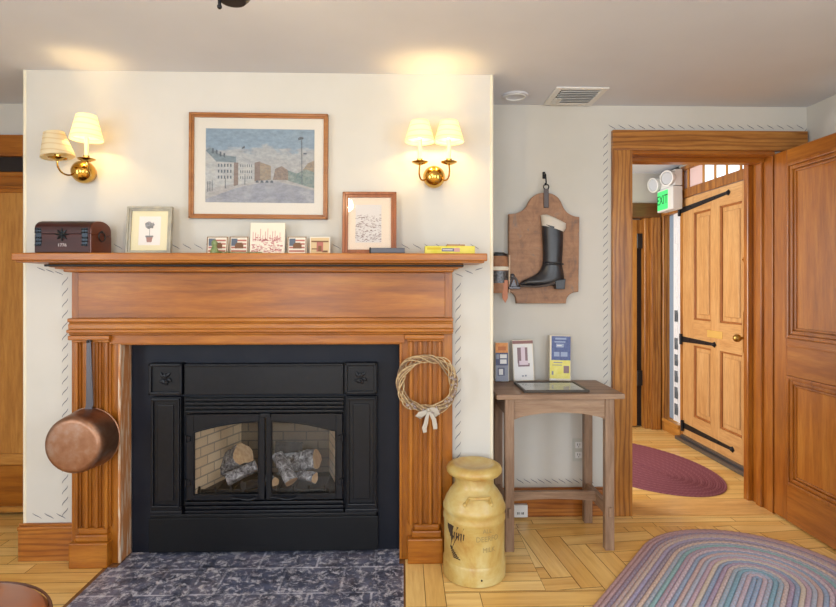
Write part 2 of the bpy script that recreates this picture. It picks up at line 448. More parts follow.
struct('stencil_border', b, M_ink, W_rec)

# baseboards
def base_run(name, x0, x1, Y, h=.18, d=.018):
    b = B(); b.box(x0, x1, Y-d, Y, 0, h-.03, .003); b.box(x0, x1, Y-d-.006, Y, h-.032, h-.012, .005, 2); b.box(x0, x1, Y-d*.6, Y, h-.014, h, .004, 2)
    return struct(name, b, BBW)
base_run('baseboard_left', XBL-.018, -1.575, YB)
base_run('baseboard_center', .241, XBR, YB)
base_run('baseboard_right', XBR, 1.199, YR, .165)
# doorway casing
b = B()
b.box(1.199, DX0, YR-.026, YR, 0, 2.10, .004, 2)
b.box(1.308, DX0, YR-.026, YR+.2, 0, 2.09, .002)
struct('trim_3', b, CW['z'])
b = B(); b.box(1.199, 2.335, YR-.032, YR, 2.098, 2.213, .004, 2); struct('trim_4', b, CW['x'])
b = B(); b.box(DX0-.006, DX1+.01, YR-.02, YR+.2, 2.075, 2.10, .003); b.box(DX0, DX1, YR+.06, YR+.13, 2.05, 2.08, .003); struct('trim_5', b, DW['x'])
b = B()
b.box(2.14, 2.165, YR-.01, YR+.2, 0, 2.08, .003); b.box(2.125, 2.15, YR+.07, YR+.12, 0, 2.06, .003); b.box(2.11, 2.165, YR+.17, YR+.215, .0, 2.08, .006, 2)
b.box(2.19, 2.335, YR-.026, YR, 0, 2.098, .004)
struct('trim_6', b, DW['z'])
b = B(); b.box(DX0, DX1, YR-.03, YR+.2, 0, .006, .002); struct('trim_7', b, wood('threshold_wood', (196,146,84), (220,172,104), (234,192,126), 'x', .35))
b = B(); b.box(DX0-.004, DX0+.022, YR+.03, YR+.07, .76, .82, .004); b.cyl((DX0+.012, YR+.05, .75), (DX0+.012, YR+.05, .83), .006); obj('latch_keeper', b, M_black, bpy.data.objects['trim_3'])

# ------------------------------------------------------------------ open door (swung into the room, square to the wall)
XD = 2.14
t = thing('door_1', 'open paneled reddish-brown interior door swung in beside the hall doorway', 'door', (XD+.02, 3.10, 0))
t['kind'] = 'structure'
y0, y1 = 2.28, 3.115
b = B()
b.box(XD, XD+.042, y1-.105, y1, .012, 2.08, .003); b.box(XD, XD+.042, y0, y0+.105, .012, 2.08, .003)
obj('stile', b, DW['z'], t)
b = B()
for z0, z1 in ((.012, .215), (.823, 1.03), (2.006, 2.08)): b.box(XD, XD+.042, y0+.105, y1-.105, z0, z1, .002)
obj('rail', b, DW['y'], t)
for z0, z1 in ((.215, .823), (1.03, 2.006)):
    b = B(); b.box(XD+.014, XD+.028, y0+.10, y1-.10, z0-.005, z1+.005); obj('panel', b, DP, t)
    b = B()
    for k, (in0, wd, pr) in enumerate(((0, .022, -.010), (.022, .022, -.002), (.046, .014, .006))):
        a0, a1, c0, c1 = y0+.105+in0, y1-.105-in0, z0+in0, z1-in0
        for q in ((a0, a0+wd, c0, c1), (a1-wd, a1, c0, c1), (a0+wd, a1-wd, c0, c0+wd), (a0+wd, a1-wd, c1-wd, c1)):
            b.box(XD+pr, XD+.02, q[0], q[1], q[2], q[3], .005, 2)
    obj('panel_molding', b, DW['z'], t)
b = B()
b.box(XD-.002, XD+.02, y0+.105, y1-.105, .985, 1.0, .004, 2)
obj('rail_bead', b, DW['y'], t)

# ------------------------------------------------------------------ hall
XH = 2.40
b = B()
b.box(0, 2.36, 5.02, 5.14, 2.05, H); b.box(0, .9, 5.02, 5.14, 0, 2.05)
b.box(2.36, 2.5, 5.02, 5.14, 0, H); struct('wall_hall_far', b, M_wall)
# right hall wall round the entry door
b = B(); b.box(XH, XH+.12, YR+.2, 3.70, 0, H); b.box(XH, XH+.12, 4.98, 5.1, 0, H); b.box(XH, XH+.05, 3.70, 4.98, 2.31, H)
b.box(XH+.02, XH+.1, 4.68, 4.98, 1.97, H); b.box(XH, XH+.05, 4.72, 5.02, 2.06, H)
struct('wall_hall_right', b, M_wall)
b = B(); b.box(-.05, .05, 3.3, 3.7, 0, H); b.box(-.05, .05, 4.7, 5.2, 0, H); b.box(-.05, .05, 3.7, 4.7, 0, .6); b.box(-.05, .05, 3.7, 4.7, 2.1, H); b.box(-.05, .45, 3.26, 3.36, 0, H)
struct('wall_hall_left', b, M_wall)
# far doorway in the hall
xa, _ = P(650, 0, 5.02); xb, _ = P(662.5, 0, 5.02)
b = B(); b.box(.9, 2.37, 5.0, 5.13, 1.95, 2.085, .004); struct('trim_8', b, wood('dark_lintel_wood', (82,54,26), (108,74,38), (124,88,48), 'x'))
b = B(); b.box(xa, 2.37, 4.985, 5.13, 0, 1.95, .006, 2); b.box(xa-.045, xa, 5.03, 5.13, 0, 1.95, .004); struct('trim_9', b, CW['z'])
t = thing('door_2', 'narrow ochre wooden door in the far end of the hall with black hinges', 'door', (1.7, 5.1, 0)); t['kind'] = 'structure'
b = B(); x0, x1 = P(634, 0, 5.1)[0], P(648, 0, 5.1)[0]
b.box(.9, x0+.02, 5.08, 5.12, .01, 1.94, .003); b.box(x0+.075, x1, 5.09, 5.12, .01, 1.94, .002); b.box(.9, x1, 5.095, 5.12, 1.80, 1.94); obj('panel', b, OW['z'], t)
b = B(); b.box(x0+.02, x0+.075, 5.105, 5.13, .01, 1.94); obj('dark_gap', b, M_dark, t)
for zz in (1.74, .46):
    b = B(); b.box(x0+.02, x0+.085, 5.075, 5.10, zz-.07, zz+.07, .004); obj('hinge', b, M_black, t)
b = B(); b.box(.9, 2.4, 5.14, 5.2, 0, 2.1); struct('wall_beyond', b, M_wall)
# entry door frame
b = B()
b.box(XH-.004, XH+.08, 4.655, 4.695, 0, 2.31, .003, 2); b.box(XH-.03, XH+.12, 3.66, 3.715, 0, 2.31, .004)
b.box(XH-.012, XH+.03, 3.70, 4.67, 2.07, 2.145, .004, 2); b.box(XH-.012, XH+.03, 3.70, 4.67, 2.305, 2.34, .004)
b.box(XH-.02, XH+.12, 4.97, 5.03, 0, 2.0, .004); b.box(XH-.02, XH+.12, 4.69, 4.98, 1.96, 2.02, .004)
struct('trim_10', b, CW['z'])
b = B(); b.box(XH-.012, XH+.12, 4.69, 4.98, 0, .10, .006, 2); b.box(XH-.03, XH, 4.69, 4.98, .085, .115, .006); struct('trim_11', b, OW['y'])
# transom over the entry door
t = thing('window_4', 'row of small transom panes above the entry door', 'window', (XH, 4.2, 2.14)); t['kind'] = 'structure'
b = B()
for q in (688.5, 703.7, 715.3, 727.0, 741.0, 750.5): yy = YX(q, XH+.006); b.box(XH, XH+.012, yy-.011, yy+.011, 2.14, 2.31, .002)
obj('muntin', b, OW['z'], t)
b = B(); b.box(XH+.014, XH+.016, YX(703.7, XH+.006), 4.66, 2.14, 2.31); obj('curtained_pane', b, mat('pale_pink_curtain', (226,200,198), .8), t)
b = B(); b.box(XH+.018, XH+.020, 3.71, YX(703.7, XH+.006), 2.14, 2.31); obj('pane', b, M_glass, t)
# sidelight with lace
t = thing('window_5', 'narrow sidelight with white lace curtain beside the entry door', 'window', (XH, 4.83, .1)); t['kind'] = 'structure'
b = B(); b.box(XH+.05, XH+.056, 4.69, 4.98, .10, 1.97); obj('pane', b, M_glass, t)
M_lace = mat('white_lace', (232,234,238), .8)
b = B()
b.box(XH+.024, XH+.028, 4.745, 4.865, .12, 1.96)
for k in range(13):
    z0 = .14+k*.14
    for dy in (0, .03, .06): b.box(XH+.020, XH+.024, 4.762+dy, 4.772+dy, z0, z0+.11)
    b.cyl((XH+.024, 4.805, z0+.125), (XH+.018, 4.805, z0+.125), .03, seg=12)
obj('lace_curtain', b, M_lace, t)
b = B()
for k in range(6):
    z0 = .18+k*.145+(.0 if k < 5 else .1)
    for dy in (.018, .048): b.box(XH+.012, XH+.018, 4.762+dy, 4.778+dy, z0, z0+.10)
obj('curtain_grey_bars', b, mat('grey_net', (96,104,112), .9), t)  # grey bars patterning the lace
b = B(); b.box(XH+.04, XH+.045, 4.70, 4.97, .12, 1.96); obj('net_curtain', b, mat('blue_grey_net', (138,156,176), .9), t)

# entry door
t = thing('door_3', 'honey-coloured paneled entry door with black strap hinges in the hall', 'door', (XH, 4.2, 0)); t['kind'] = 'structure'
ys = [(4.229, 4.481), (3.831, 4.107)]; zs = [(.24, .83), (1.042, 1.925)]
b = B(); b.box(XH, XH+.045, 4.481, 4.655, .05, 2.065, .002); b.box(XH, XH+.045, 4.107, 4.229, .05, 2.065, .002); b.box(XH, XH+.045, 3.715, 3.831, .05, 2.065, .002)
obj('stile', b, EW['z'], t)
b = B()
for z0, z1 in ((.05, .24), (.83, 1.042), (1.925, 2.065)):
    for yy0, yy1 in ys: b.box(XH, XH+.045, yy0, yy1, z0, z1)
obj('rail', b, EW['y'], t)
for (yy0, yy1) in ys:
    for (z0, z1) in zs:
        b = B(); b.box(XH+.018, XH+.03, yy0, yy1, z0, z1); b.box(XH+.008, XH+.02, yy0+.045, yy1-.045, z0+.045, z1-.045, .009); p_ = obj('panel', b, EW['z'], t)
        b = B()
        for q in ((yy0, yy0+.014, z0, z1), (yy1-.014, yy1, z0, z1), (yy0, yy1, z0, z0+.014), (yy0, yy1, z1-.014, z1)): b.box(XH+.004, XH+.02, *q, .004)
        obj('panel_molding', b, EWd, p_)
b = B(); b.box(XH-.006, XH+.01, 4.07, 4.27, .918, .975, .004, 2); obj('mail_slot', b, M_brass_s, t, label='brass mail slot')
b = B(); b.box(XH-.003, XH, 4.10, 4.24, .93, .963, .002); obj('mail_flap', b, M_brass_s, t)
b = B(); b.box(XH-.005, XH+.005, 3.765, 3.815, .85, 1.14, .003); obj('lock_plate', b, M_brass_d, t)
b = B(); b.cyl((XH-.055, 3.79, .955), (XH, 3.79, .955), .01); b.sph((XH-.06, 3.79, .955), .028); obj('door_knob', b, M_brass_d, t, smooth=True)
b = B(); b.box(XH-.006, XH+.005, 3.75, 3.81, 1.485, 1.525, .003); b.cyl((XH-.014, 3.77, 1.505), (XH-.014, 3.80, 1.505), .006); obj('latch', b, M_brass, t)
for (ya, za, yb_, zb) in ((4.686, 1.968, 3.986, 2.009), (4.659, .865, 4.168, .868), (4.635, .115, 3.937, .129)):
    b = B()
    za = max(za, .13); zb = max(zb, .13)
    b.prism([(ya, za-.024), (ya, za+.024), (yb_+.03, zb+.012), (yb_, zb+.022), (yb_-.022, zb), (yb_, zb-.022), (yb_+.03, zb-.012)], XH-.008, XH, 'yz', .002, 1)
    b.cyl((XH-.016, ya, za-.045), (XH-.016, ya, za+.045), .012); b.sph((XH-.01, yb_, zb), .014)
    for q in (.25, .5, .75): b.sph((XH-.009, ya+(yb_-ya)*q, za+(zb-za)*q), .006, 8)
    obj('strap_hinge', b, M_wiron, t, label='black wrought-iron strap hinge')
b = B(); b.box(XH-.05, XH+.1, 3.66, 4.70, 0, .03, .006, 2); b.box(XH-.02, XH+.1, 3.7, 4.66, .03, .05, .004); struct('trim_12', b, M_steel)

# exit sign with twin emergency lamps on the right hall wall
t = thing('exit_sign', 'white exit sign with green face and two emergency lamp heads in the hall', 'sign', (2.34, 4.74, 1.98))
b = B(); b.box(2.285, 2.37, 4.60, 4.885, 1.975, 2.17, .008, 2); obj('housing', b, M_white, t)
b = B(); b.box(2.30, 2.37, 4.60, 4.885, 2.175, 2.315, .012, 2); obj('lamp_housing', b, M_white, t)
m = mat('green_exit_light', (70,200,110), .5); p = m.node_tree.nodes['Principled BSDF']; p.inputs['Emission Color'].default_value = c4((60,215,110)); p.inputs['Emission Strength'].default_value = .55
b = B(); b.box(2.281, 2.286, 4.685, 4.872, 1.99, 2.155, .002); obj('green_face', b, m, t, label='glowing green face')
m2 = mat('sign_letters_red_brown', (40,96,60), .6)
b = B(); text_b(b, 'EXIT', .115, lambda x, y, z: (2.2795-z, 4.78-x, 2.073+y), .0008, .85); obj('lettering', b, m2, t)
for (yy, zz, ax) in ((4.66, 2.245, (-1, -.5, -.1)), (4.90, 2.235, (-1, -.3, -.2))):
    a = Vector(ax).normalized(); c0 = Vector((2.30, yy, zz))
    b = B(); b.lathe([(0,-.02), (.045,-.02), (.062,.01), (.066,.05), (.066,.06), (.056,.062), (.05,.045), (.0,.03)], c0, a, 28)
    h_ = obj('lamp_head', b, M_white, t, smooth=True)
    b = B(); b.lathe([(0,.04), (.03,.042), (.05,.052), (.05,.056), (0,.056)], c0, a, 24); obj('lens', b, mat('frosted_lens', (190,194,200), .2), h_, smooth=True)

# left recess door
def LZ(py, px=12): return P(px, py, YL)[1]
b = B(); b.box(-2.74, XBL-.0, YL-.03, YL+.02, LZ(157), LZ(136), .004, 2)
b.box(-2.74, -2.66, YL-.03, YL+.02, 0, LZ(157), .004, 2); struct('trim_13', b, MW['x'])
t = thing('door_4', 'ochre paneled wooden door left of the chimney breast', 'door', (-2.25, YL+.06, 0)); t['kind'] = 'structure'
b = B(); b.box(-2.72, XBL-.0, YL+.0, YL+.015, LZ(171.5), LZ(157)); obj('dark_band', b, M_dark, t)  # flat dark strip between casing head and head rail
b = B(); b.box(-2.72, XBL-.04, YL+.02, YL+.07, LZ(192), LZ(171), .004); b.box(-2.72, XBL-.04, YL+.01, YL+.03, LZ(176), LZ(171), .004); b.box(-2.72, XBL-.04, YL+.01, YL+.05, LZ(188), LZ(185), .003); obj('head_rail', b, MW['x'], t)
b = B(); b.box(-2.66, XBL-.04, YL+.03, YL+.06, LZ(455), LZ(191)); obj('upper_panel', b, OW['z'], t)
b = B(); b.box(-2.66, XBL-.04, YL+.015, YL+.07, LZ(466), LZ(455), .006, 2); b.box(-2.66, XBL-.04, YL+.015, YL+.07, .02, LZ(508), .004); obj('rail', b, OW['x'], t)
b = B(); b.box(-2.66, XBL-.04, YL+.03, YL+.06, LZ(508), LZ(467)); obj('lower_panel', b, MW['x'], t)

# ------------------------------------------------------------------ ceiling fittings
t = thing('ceiling_vent', 'square white slatted air vent in the ceiling right of the chimney breast', 'vent', (.94, 2.985, H))
x0, x1, y0, y1 = .80, 1.08, 2.845, 3.125
b = B()
for q in ((x0, x0+.035, y0, y1), (x1-.035, x1, y0, y1), (x0+.035, x1-.035, y0, y0+.035), (x0+.035, x1-.035, y1-.035, y1)): b.box(q[0], q[1], q[2], q[3], H-.008, H, .003)
obj('frame', b, M_white, t)
b = B(); b.box(x0+.03, x1-.03, y0+.03, y1-.03, H-.0015, H); obj('duct', b, M_dark, t)
for k in range(8):
    b = B(); y = y0+.045+k*.0262
    b.box(x0+.035+(.04 if k > 4 else 0), x1-.035, -.010, .010, -.001, .001, M=Matrix.Translation((0, y, H-.008)) @ Matrix.Rotation(math.radians(35), 4, 'X')); obj('slat', b, M_white, t)
for k in range(2):
    b = B(); b.box(-.009, .009, y1-.12, y1-.04, -.001, .001, M=Matrix.Translation((x0+.045+k*.022, 0, H-.008)) @ Matrix.Rotation(math.radians(35), 4, 'Y')); obj('slat', b, M_white, t)
t = thing('ceiling_ring', 'small round flat white disc on the ceiling beside the vent', 'ceiling fitting', (.612, 2.985, H))
b = B(); b.lathe([(0,-.006), (.045,-.006), (.052,-.010), (.068,-.008), (.072,0), (0,0)], (.612, 2.985, H), seg=40); obj('plate', b, M_ceil, t, smooth=True)
b = B(); b.lathe([(.046,-.004), (.05,-.013), (.056,-.013), (.058,-.006)], (.612, 2.985, H), seg=40); obj('rim', b, M_white, t, smooth=True)
# hanging light whose lowest tip shows at the top edge
t = thing('hanging_light', 'black iron hanging light whose tip shows at the top edge', 'light', (-.42, 1.3, H))
cx, cy = -.405, 1.32
b = B(); b.lathe([(0,0), (.06,0), (.055,-.02), (.012,-.03), (0,-.03)], (cx, cy, H), seg=24); obj('canopy', b, M_black, t, smooth=True)
b = B(); b.cyl((cx, cy, H-.03), (cx, cy, 2.06), .006); obj('rod', b, M_black, t)
b = B(); b.lathe([(0,2.07), (.03,2.065), (.045,2.035), (.04,2.008), (.03,1.997), (0,1.996)], (cx, cy, 0), seg=28); obj('body', b, M_black, t, smooth=True)
b = B(); b.cyl((cx-.031, cy, 2.0), (cx-.031, cy, 1.988), .004); b.sph((cx-.031, cy, 1.984), .006, 12); obj('finial', b, M_wiron, t, smooth=True)

l = bpy.data.lights.new('breast_fill_light', 'POINT'); l.energy = 13; l.color = (1, .78, .46); l.shadow_soft_size = .05  # warm light added at the fixture to tint the chimney breast cream
lo = bpy.data.objects.new('breast_fill_light', l); C.objects.link(lo); lo.parent = t; lo.location = (cx-t.location.x, cy-t.location.y, 2.13-H)
# ------------------------------------------------------------------ hearth and mantel
b = B(); b.box(-1.380, .003, 2.0, 2.606, -.005, .006, .002); b.box(-1.336, -.018, 2.6, 2.78, -.005, .006)
o = obj('hearth', b, M_tile); tag(o, 'dark slate tile hearth laid in the floor before the fireplace', 'hearth')

t = thing('fireplace_mantel', 'orange-brown wooden mantelpiece with long shelf around the black fireplace', 'mantel', (-.667, YB, 0))
sx0, sx1 = -1.722, .380
b = B(); b.box(sx0, sx1, 2.463, YB, 1.432, 1.467, .006, 3); b.box(sx0+.012, sx1-.012, 2.475, YB, 1.424, 1.434, .004, 2)
obj('shelf', b, MW['x'], t)
b = B(); b.box(sx0+.11, sx1-.10, 2.545, YB, 1.405, 1.425, .006, 2); b.box(sx0+.15, sx1-.14, 2.585, YB, 1.385, 1.407, .008, 3); b.box(sx0+.125, sx1-.12, 2.565, YB, 1.398, 1.408, .004, 2)
obj('shelf_molding', b, MW['x'], t)
b = B(); b.box(sx0+.10, sx0+.95, 2.530, 2.546, 1.408, 1.418, .002); b.box(sx0+.95, sx1-.10, 2.530, 2.546, 1.409, 1.417, .002); obj('metal_strip', b, M_iron_d, t, label='thin dark metal strip under the shelf')
mx0, mx1 = -1.573, .239; ox0, ox1 = -1.343, -.011
b = B(); b.box(mx0, mx1, 2.655, YB, 1.10, 1.39, .002); b.box(mx0, ox0+.0, 2.655, YB, 0, 1.10, .002); b.box(ox1, mx1, 2.655, YB, 0, 1.10, .002)
b.box(ox0, ox1, 2.655, YB, 1.04, 1.10, .002)
obj('backboard', b, MW['z'], t)
b = B(); b.box(mx0+.036, mx1-.036, 2.645, 2.66, 1.168, 1.385, .002); obj('frieze', b, MW['x'], t)
b = B()
for (z0, z1, y) in ((1.150, 1.168, 2.622), (1.140, 1.150, 2.635), (1.115, 1.142, 2.628), (1.100, 1.116, 2.615), (1.088, 1.100, 2.632)):
    b.box(mx0-(2.655-y)*.05, mx1+(2.655-y)*.05, y, 2.66, z0, z1, .005, 2)
obj('cornice_molding', b, MW['x'], t)
b = B(); b.box(ox0-.05, ox1+.02, 2.638, 2.66, 1.045, 1.088, .004, 2); obj('lintel', b, MW['x'], t)
for k, (cx, wd, e0, e1) in enumerate(((-1.467, .155, -1.56, -1.382), (.107, .155, .022, .19))):
    b = B(); b.box(cx-wd/2, cx+wd/2, 2.651, 2.66, .175, 1.06, .001)
    n = 4
    for j in range(n):
        xx = cx-wd/2+.008+j*(wd-.016)/(n-1)
        b.box(xx-.008, xx+.008, 2.626, 2.656, .178, 1.055, .005, 3); b.box(xx-.014, xx+.014, 2.642, 2.656, .178, 1.055, .006, 3)
    obj('pilaster', b, MW['z'], t)
    b = B(); b.box(cx-wd/2-.01, cx+wd/2+.01, 2.622, 2.66, 1.055, 1.066, .004, 2); b.box(max(mx0, cx-wd/2-.022), cx+wd/2+.014, 2.612, 2.66, 1.066, 1.088, .005, 2); obj('capital', b, MW['x'], t)
    b = B(); b.box(e0, e1, 2.607, 2.70, .0, .118, .006, 2); pl = obj('plinth', b, MW['x'], t, label='scuffed plinth block')
    b = B(); b.box(e0+.02, e1-.006, 2.622, 2.70, .118, .150, .006, 2); b.box(e0+.03, e1-.012, 2.630, 2.70, .148, .178, .010, 3); obj('plinth_cap', b, MW['x'], pl)
b = B(); b.box(ox0-.006, ox0+.006, 2.640, 2.748, .008, 1.045, .004, 2); obj('inner_edge_strip', b, M_worn, t, label='worn pale inner edge strip')
b = B(); b.box(ox1-.006, ox1+.006, 2.640, 2.748, .008, 1.045, .004, 2); b.box(ox0, ox1, 2.645, 2.748, 1.040, 1.05, .003, 2); obj('inner_edge_strip', b, MW['z'], t)

# ------------------------------------------------------------------ fireplace insert
YI = 2.715
def I(px, py, Y=YI): return P(px, py, Y)
t = thing('fireplace_insert', 'black cast-iron fireplace insert with two arched glass doors', 'fireplace', (-.66, YI, 0))
gx0, gx1 = I(186, 0)[0], I(342.5, 0)[0]
zt, zb = I(264, 398)[1], I(264, 516)[1]
b = B()   # black slate surround panel round the insert
Ysr = 2.750
b.box(ox0+.007, gx0, Ysr, Ysr+.02, .0065, 1.04); b.box(gx1, ox1-.007, Ysr, Ysr+.02, .0065, 1.04); b.box(gx0, gx1, Ysr, Ysr+.02, zt, 1.04); b.box(gx0, gx1, Ysr, Ysr+.02, .0065, zb)
obj('surround_panel', b, M_slate_panel, t)
def rect_px(b, px0, px1, py0, py1, Yf, Yb, bev=.003, seg=2, pc=264):
    x0 = P(px0, 0, Yf)[0]; x1 = P(px1, 0, Yf)[0]; z1 = P(pc, py0, Yf)[1]; z0 = P(pc, py1, Yf)[1]
    b.box(x0, x1, Yf, Yb, max(z0, .007), z1, bev, seg); return x0, x1, z0, z1
b = B(); rect_px(b, 148.5, 378, 517.5, 551.5, 2.700, Ysr); rect_px(b, 150, 376.5, 513.5, 518, 2.708, Ysr, .004); obj('base_panel', b, M_iron_d, t)
b = B(); rect_px(b, 184, 343.5, 364.5, 394.5, 2.710, Ysr); rect_px(b, 184, 343.5, 364, 366.5, 2.702, Ysr, .004); obj('header_panel', b, M_iron, t)
for (a, c) in ((148.8, 182.6), (344.6, 377)):
    b = B(); x0, x1, z0, z1 = rect_px(b, a, c, 363, 394.5, 2.705, Ysr, .004)
    fr = .016
    for q in ((x0, x0+fr, z0, z1), (x1-fr, x1, z0, z1), (x0, x1, z0, z0+fr), (x0, x1, z1-fr, z1)): b.box(q[0], q[1], 2.693, 2.710, q[2], q[3], .005, 2)
    cb = obj('corner_block', b, M_iron, t)
    cx, cz = (x0+x1)/2, (z0+z1)/2; b = B()
    for ang, ln in ((125, .045), (55, .042), (95, .03), (200, .034), (-20, .034), (-75, .03), (235, .028)):
        a_ = math.radians(ang); d = Vector((math.cos(a_), 0, math.sin(a_))); s_ = Vector((-d.z, 0, d.x))
        pts = [Vector((cx, 2.699, cz))+d*ln*q+s_*.004*math.sin(q*PI*1.2) for q in (0, .2, .4, .6, .8, 1)]
        b.tube(pts, [.002, .004, .007, .008, .005, .001], 8, flat=.6, up=(0,1,0))
    b.sph((cx+.004, 2.698, cz-.006), .009, 12); obj('leaf_ornament', b, M_iron, cb, smooth=True)
for (a, c) in ((150.6, 181), (346, 377)):
    b = B(); x0, x1, z0, z1 = rect_px(b, a, c, 397, 511, 2.712, Ysr, .003)
    fr = .013
    for q in ((x0+.004, x0+.004+fr, z0+.03, z1-.004), (x1-fr-.004, x1-.004, z0+.03, z1-.004), (x0+.004, x1-.004, z0+.022, z0+.022+fr), (x0+.004, x1-.004, z1-fr-.004, z1-.004)): b.box(q[0], q[1], 2.700, 2.715, q[2], q[3], .005, 2)
    b.box(x0+.034, x1-.034, 2.705, 2.715, z0+.055, z1-.035, .005, 2)
    obj('side_column', b, M_iron, t)
    b = B(); rect_px(b, a-1, c+1, 510, 514, 2.702, Ysr, .005, 2); rect_px(b, a-.3, c+.5, 505.5, 510.5, 2.706, Ysr, .006, 3); obj('column_foot', b, M_iron, t)
for py in (399.5, 403.5, 407.5, 411.5):
    b = B(); rect_px(b, 185, 343.5, py-1.3, py+1.3, 2.718, 2.745, .003); obj('louver', b, M_iron, t)
for py in (503.0, 507.4, 511.6):
    b = B(); rect_px(b, 185, 343.5, py-1.5, py+1.5, 2.716, 2.745, .003); obj('louver', b, M_iron, t)
M_lb = mat('louver_black', (10,10,12), .7)
for (pa_, pb_, yf) in ((396, 415, 2.745), (500, 516.5, 2.745)):
    b = B(); rect_px(b, 184, 344, pa_, pb_, yf, 2.76, 0, 1); obj('louver_backing', b, M_lb, t)
# glass doors with arched openings
zt_, zb_ = I(264, 414)[1], I(264, 499.5)[1]
def door_arc(x):   # arch height over the pair
    xm = I(265.5, 0)[0]; hw = I(335.5, 0)[0]-xm
    q = (x-xm)/hw
    return I(264, 421)[1]-(I(264, 421)[1]-I(264, 431.5)[1])*q*q
for side, (pa, pb, ga, gb) in enumerate(((186.5, 264.8, 193.8, 258.8), (266.2, 342.5, 271.2, 335.8))):
    xa_, xb_, g0, g1 = I(pa, 0)[0], I(pb, 0)[0], I(ga, 0)[0], I(gb, 0)[0]; gz = I(264, 494.5)[1]
    b = B(); n = 14
    b.box(xa_, g0, 2.712, 2.735, zb_, zt_, .002); b.box(g1, xb_, 2.712, 2.735, zb_, zt_, .002); b.box(g0, g1, 2.712, 2.735, zb_, gz, .001)
    xs = [g0+(g1-g0)*k/n for k in range(n+1)]
    b.prism([(x, door_arc(x)) for x in xs]+[(g1, zt_), (g0, zt_)], 2.712, 2.735)
    ar = [Vector((x, 2.712, door_arc(x))) for x in xs]
    b.tube(ar+[Vector((g1, 2.712, gz))], .004, 6); b.tube([ar[0], Vector((g0, 2.712, gz)), Vector((g1, 2.712, gz))], .004, 6)
    dr = obj('glass_door', b, M_iron, t)
    b = B(); b.prism([(g0, gz), (g1, gz)]+[(x, door_arc(x)) for x in reversed(xs)], 2.726, 2.730); obj('pane', b, M_smoke, dr)
    b = B(); ha, hb = ((231, 257) if side == 0 else (271, 297)); hz = I(264, 496.5)[1]
    p0, p1 = I(ha, 0)[0], I(hb, 0)[0]
    b.tube([(p0+(p1-p0)*q, 2.698-.008*math.sin(q*PI), hz+.004*math.sin(q*2*PI*1.0)-.003*math.sin(q*PI)) for q in [k/12 for k in range(13)]], [.003, .004, .006, .005, .004, .005, .006, .006, .005, .004, .005, .005, .003], 10)
    b.cyl((p0+.01, 2.698, hz), (p0+.01, 2.716, hz), .004); b.cyl((p1-.01, 2.698, hz), (p1-.01, 2.716, hz), .004)
    obj('handle', b, M_iron, dr, smooth=True)
    for py in (438, 482):
        b = B(); hx = xa_ if side == 0 else xb_; z = I(264, py)[1]; sg = 1 if side == 0 else -1
        b.cyl((hx, 2.704, z-.018), (hx, 2.704, z+.018), .006, seg=10); b.box(hx, hx+sg*.022, 2.704, 2.714, z-.014, z+.014, .003); obj('hinge', b, M_iron, dr)
b = B(); rect_px(b, 260, 270, 413.5, 418, 2.702, 2.720, .003); obj('latch', b, M_iron, t)
# firebox
fx0, fx1 = I(186, 0)[0], I(342.5, 0)[0]; fz0, fz1 = I(264, 500)[1], I(264, 414)[1]+.01
bx0, bx1, YF = fx0+.15, fx1-.12, 3.12
b = B()
b.quad([(fx0, 2.74, fz0), (bx0, YF, fz0), (bx0, YF, fz1), (fx0, 2.74, fz1)]); b.quad([(fx1, 2.74, fz0), (fx1, 2.74, fz1), (bx1, YF, fz1), (bx1, YF, fz0)])
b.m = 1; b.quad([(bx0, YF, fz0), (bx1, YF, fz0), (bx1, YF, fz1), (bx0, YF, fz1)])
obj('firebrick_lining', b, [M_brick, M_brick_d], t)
b = B()
b.quad([(fx0, 2.74, fz0), (fx1, 2.74, fz0), (bx1, YF, fz0), (bx0, YF, fz0)]); b.quad([(fx0, 2.74, fz1), (bx0, YF, fz1), (bx1, YF, fz1), (fx1, 2.74, fz1)])
b.box(fx0-.01, fx1+.01, YF+.01, YF+.03, fz0-.02, fz1+.02)
obj('firebox_shell', b, M_iron_d, t)

# burner grate and logs
gb0, gb1 = P(200, 0, 2.86)[0], P(330, 0, 2.86)[0]
b = B(); b.box(gb0, gb1, 2.80, 2.812, fz0+.001, fz0+.022, .003)
b.box(gb0+.02, gb1-.02, 2.83, 3.02, fz0+.001, fz0+.008, .003)
for k in range(9):
    x = gb0+.02+k*(gb1-gb0-.04)/8; b.box(x-.004, x+.004, 2.80, 3.03, fz0+.008, fz0+.014, .002); b.box(x-.005, x+.005, 2.795, 2.803, fz0+.001, fz0+.04, .002)
obj('burner_grate', b, M_black, t)
def bark(name, a, c):
    m = mat(name, a, .9, spec=.1); v = coords(m, (1,1,1)); f = noise(m, v, 38, 6, .75, .8); base(m, ramp(m, f, [(.38, a), (.52, c), (.66, (206,204,200))])); bump(m, f, .8, .006); return m
M_bark = bark('ashy_grey_bark', (62,60,60), (134,132,132)); M_char = two_tone('charred_bark', (22,21,22), (58,54,54), 30, .9, bmp=.6)
M_cut = two_tone('cut_wood_end', (216,184,142), (190,152,110), 24, .8, scale=(3,3,1)); M_cutd = two_tone('pale_split_wood', (186,150,112), (150,112,78), 30, .85)
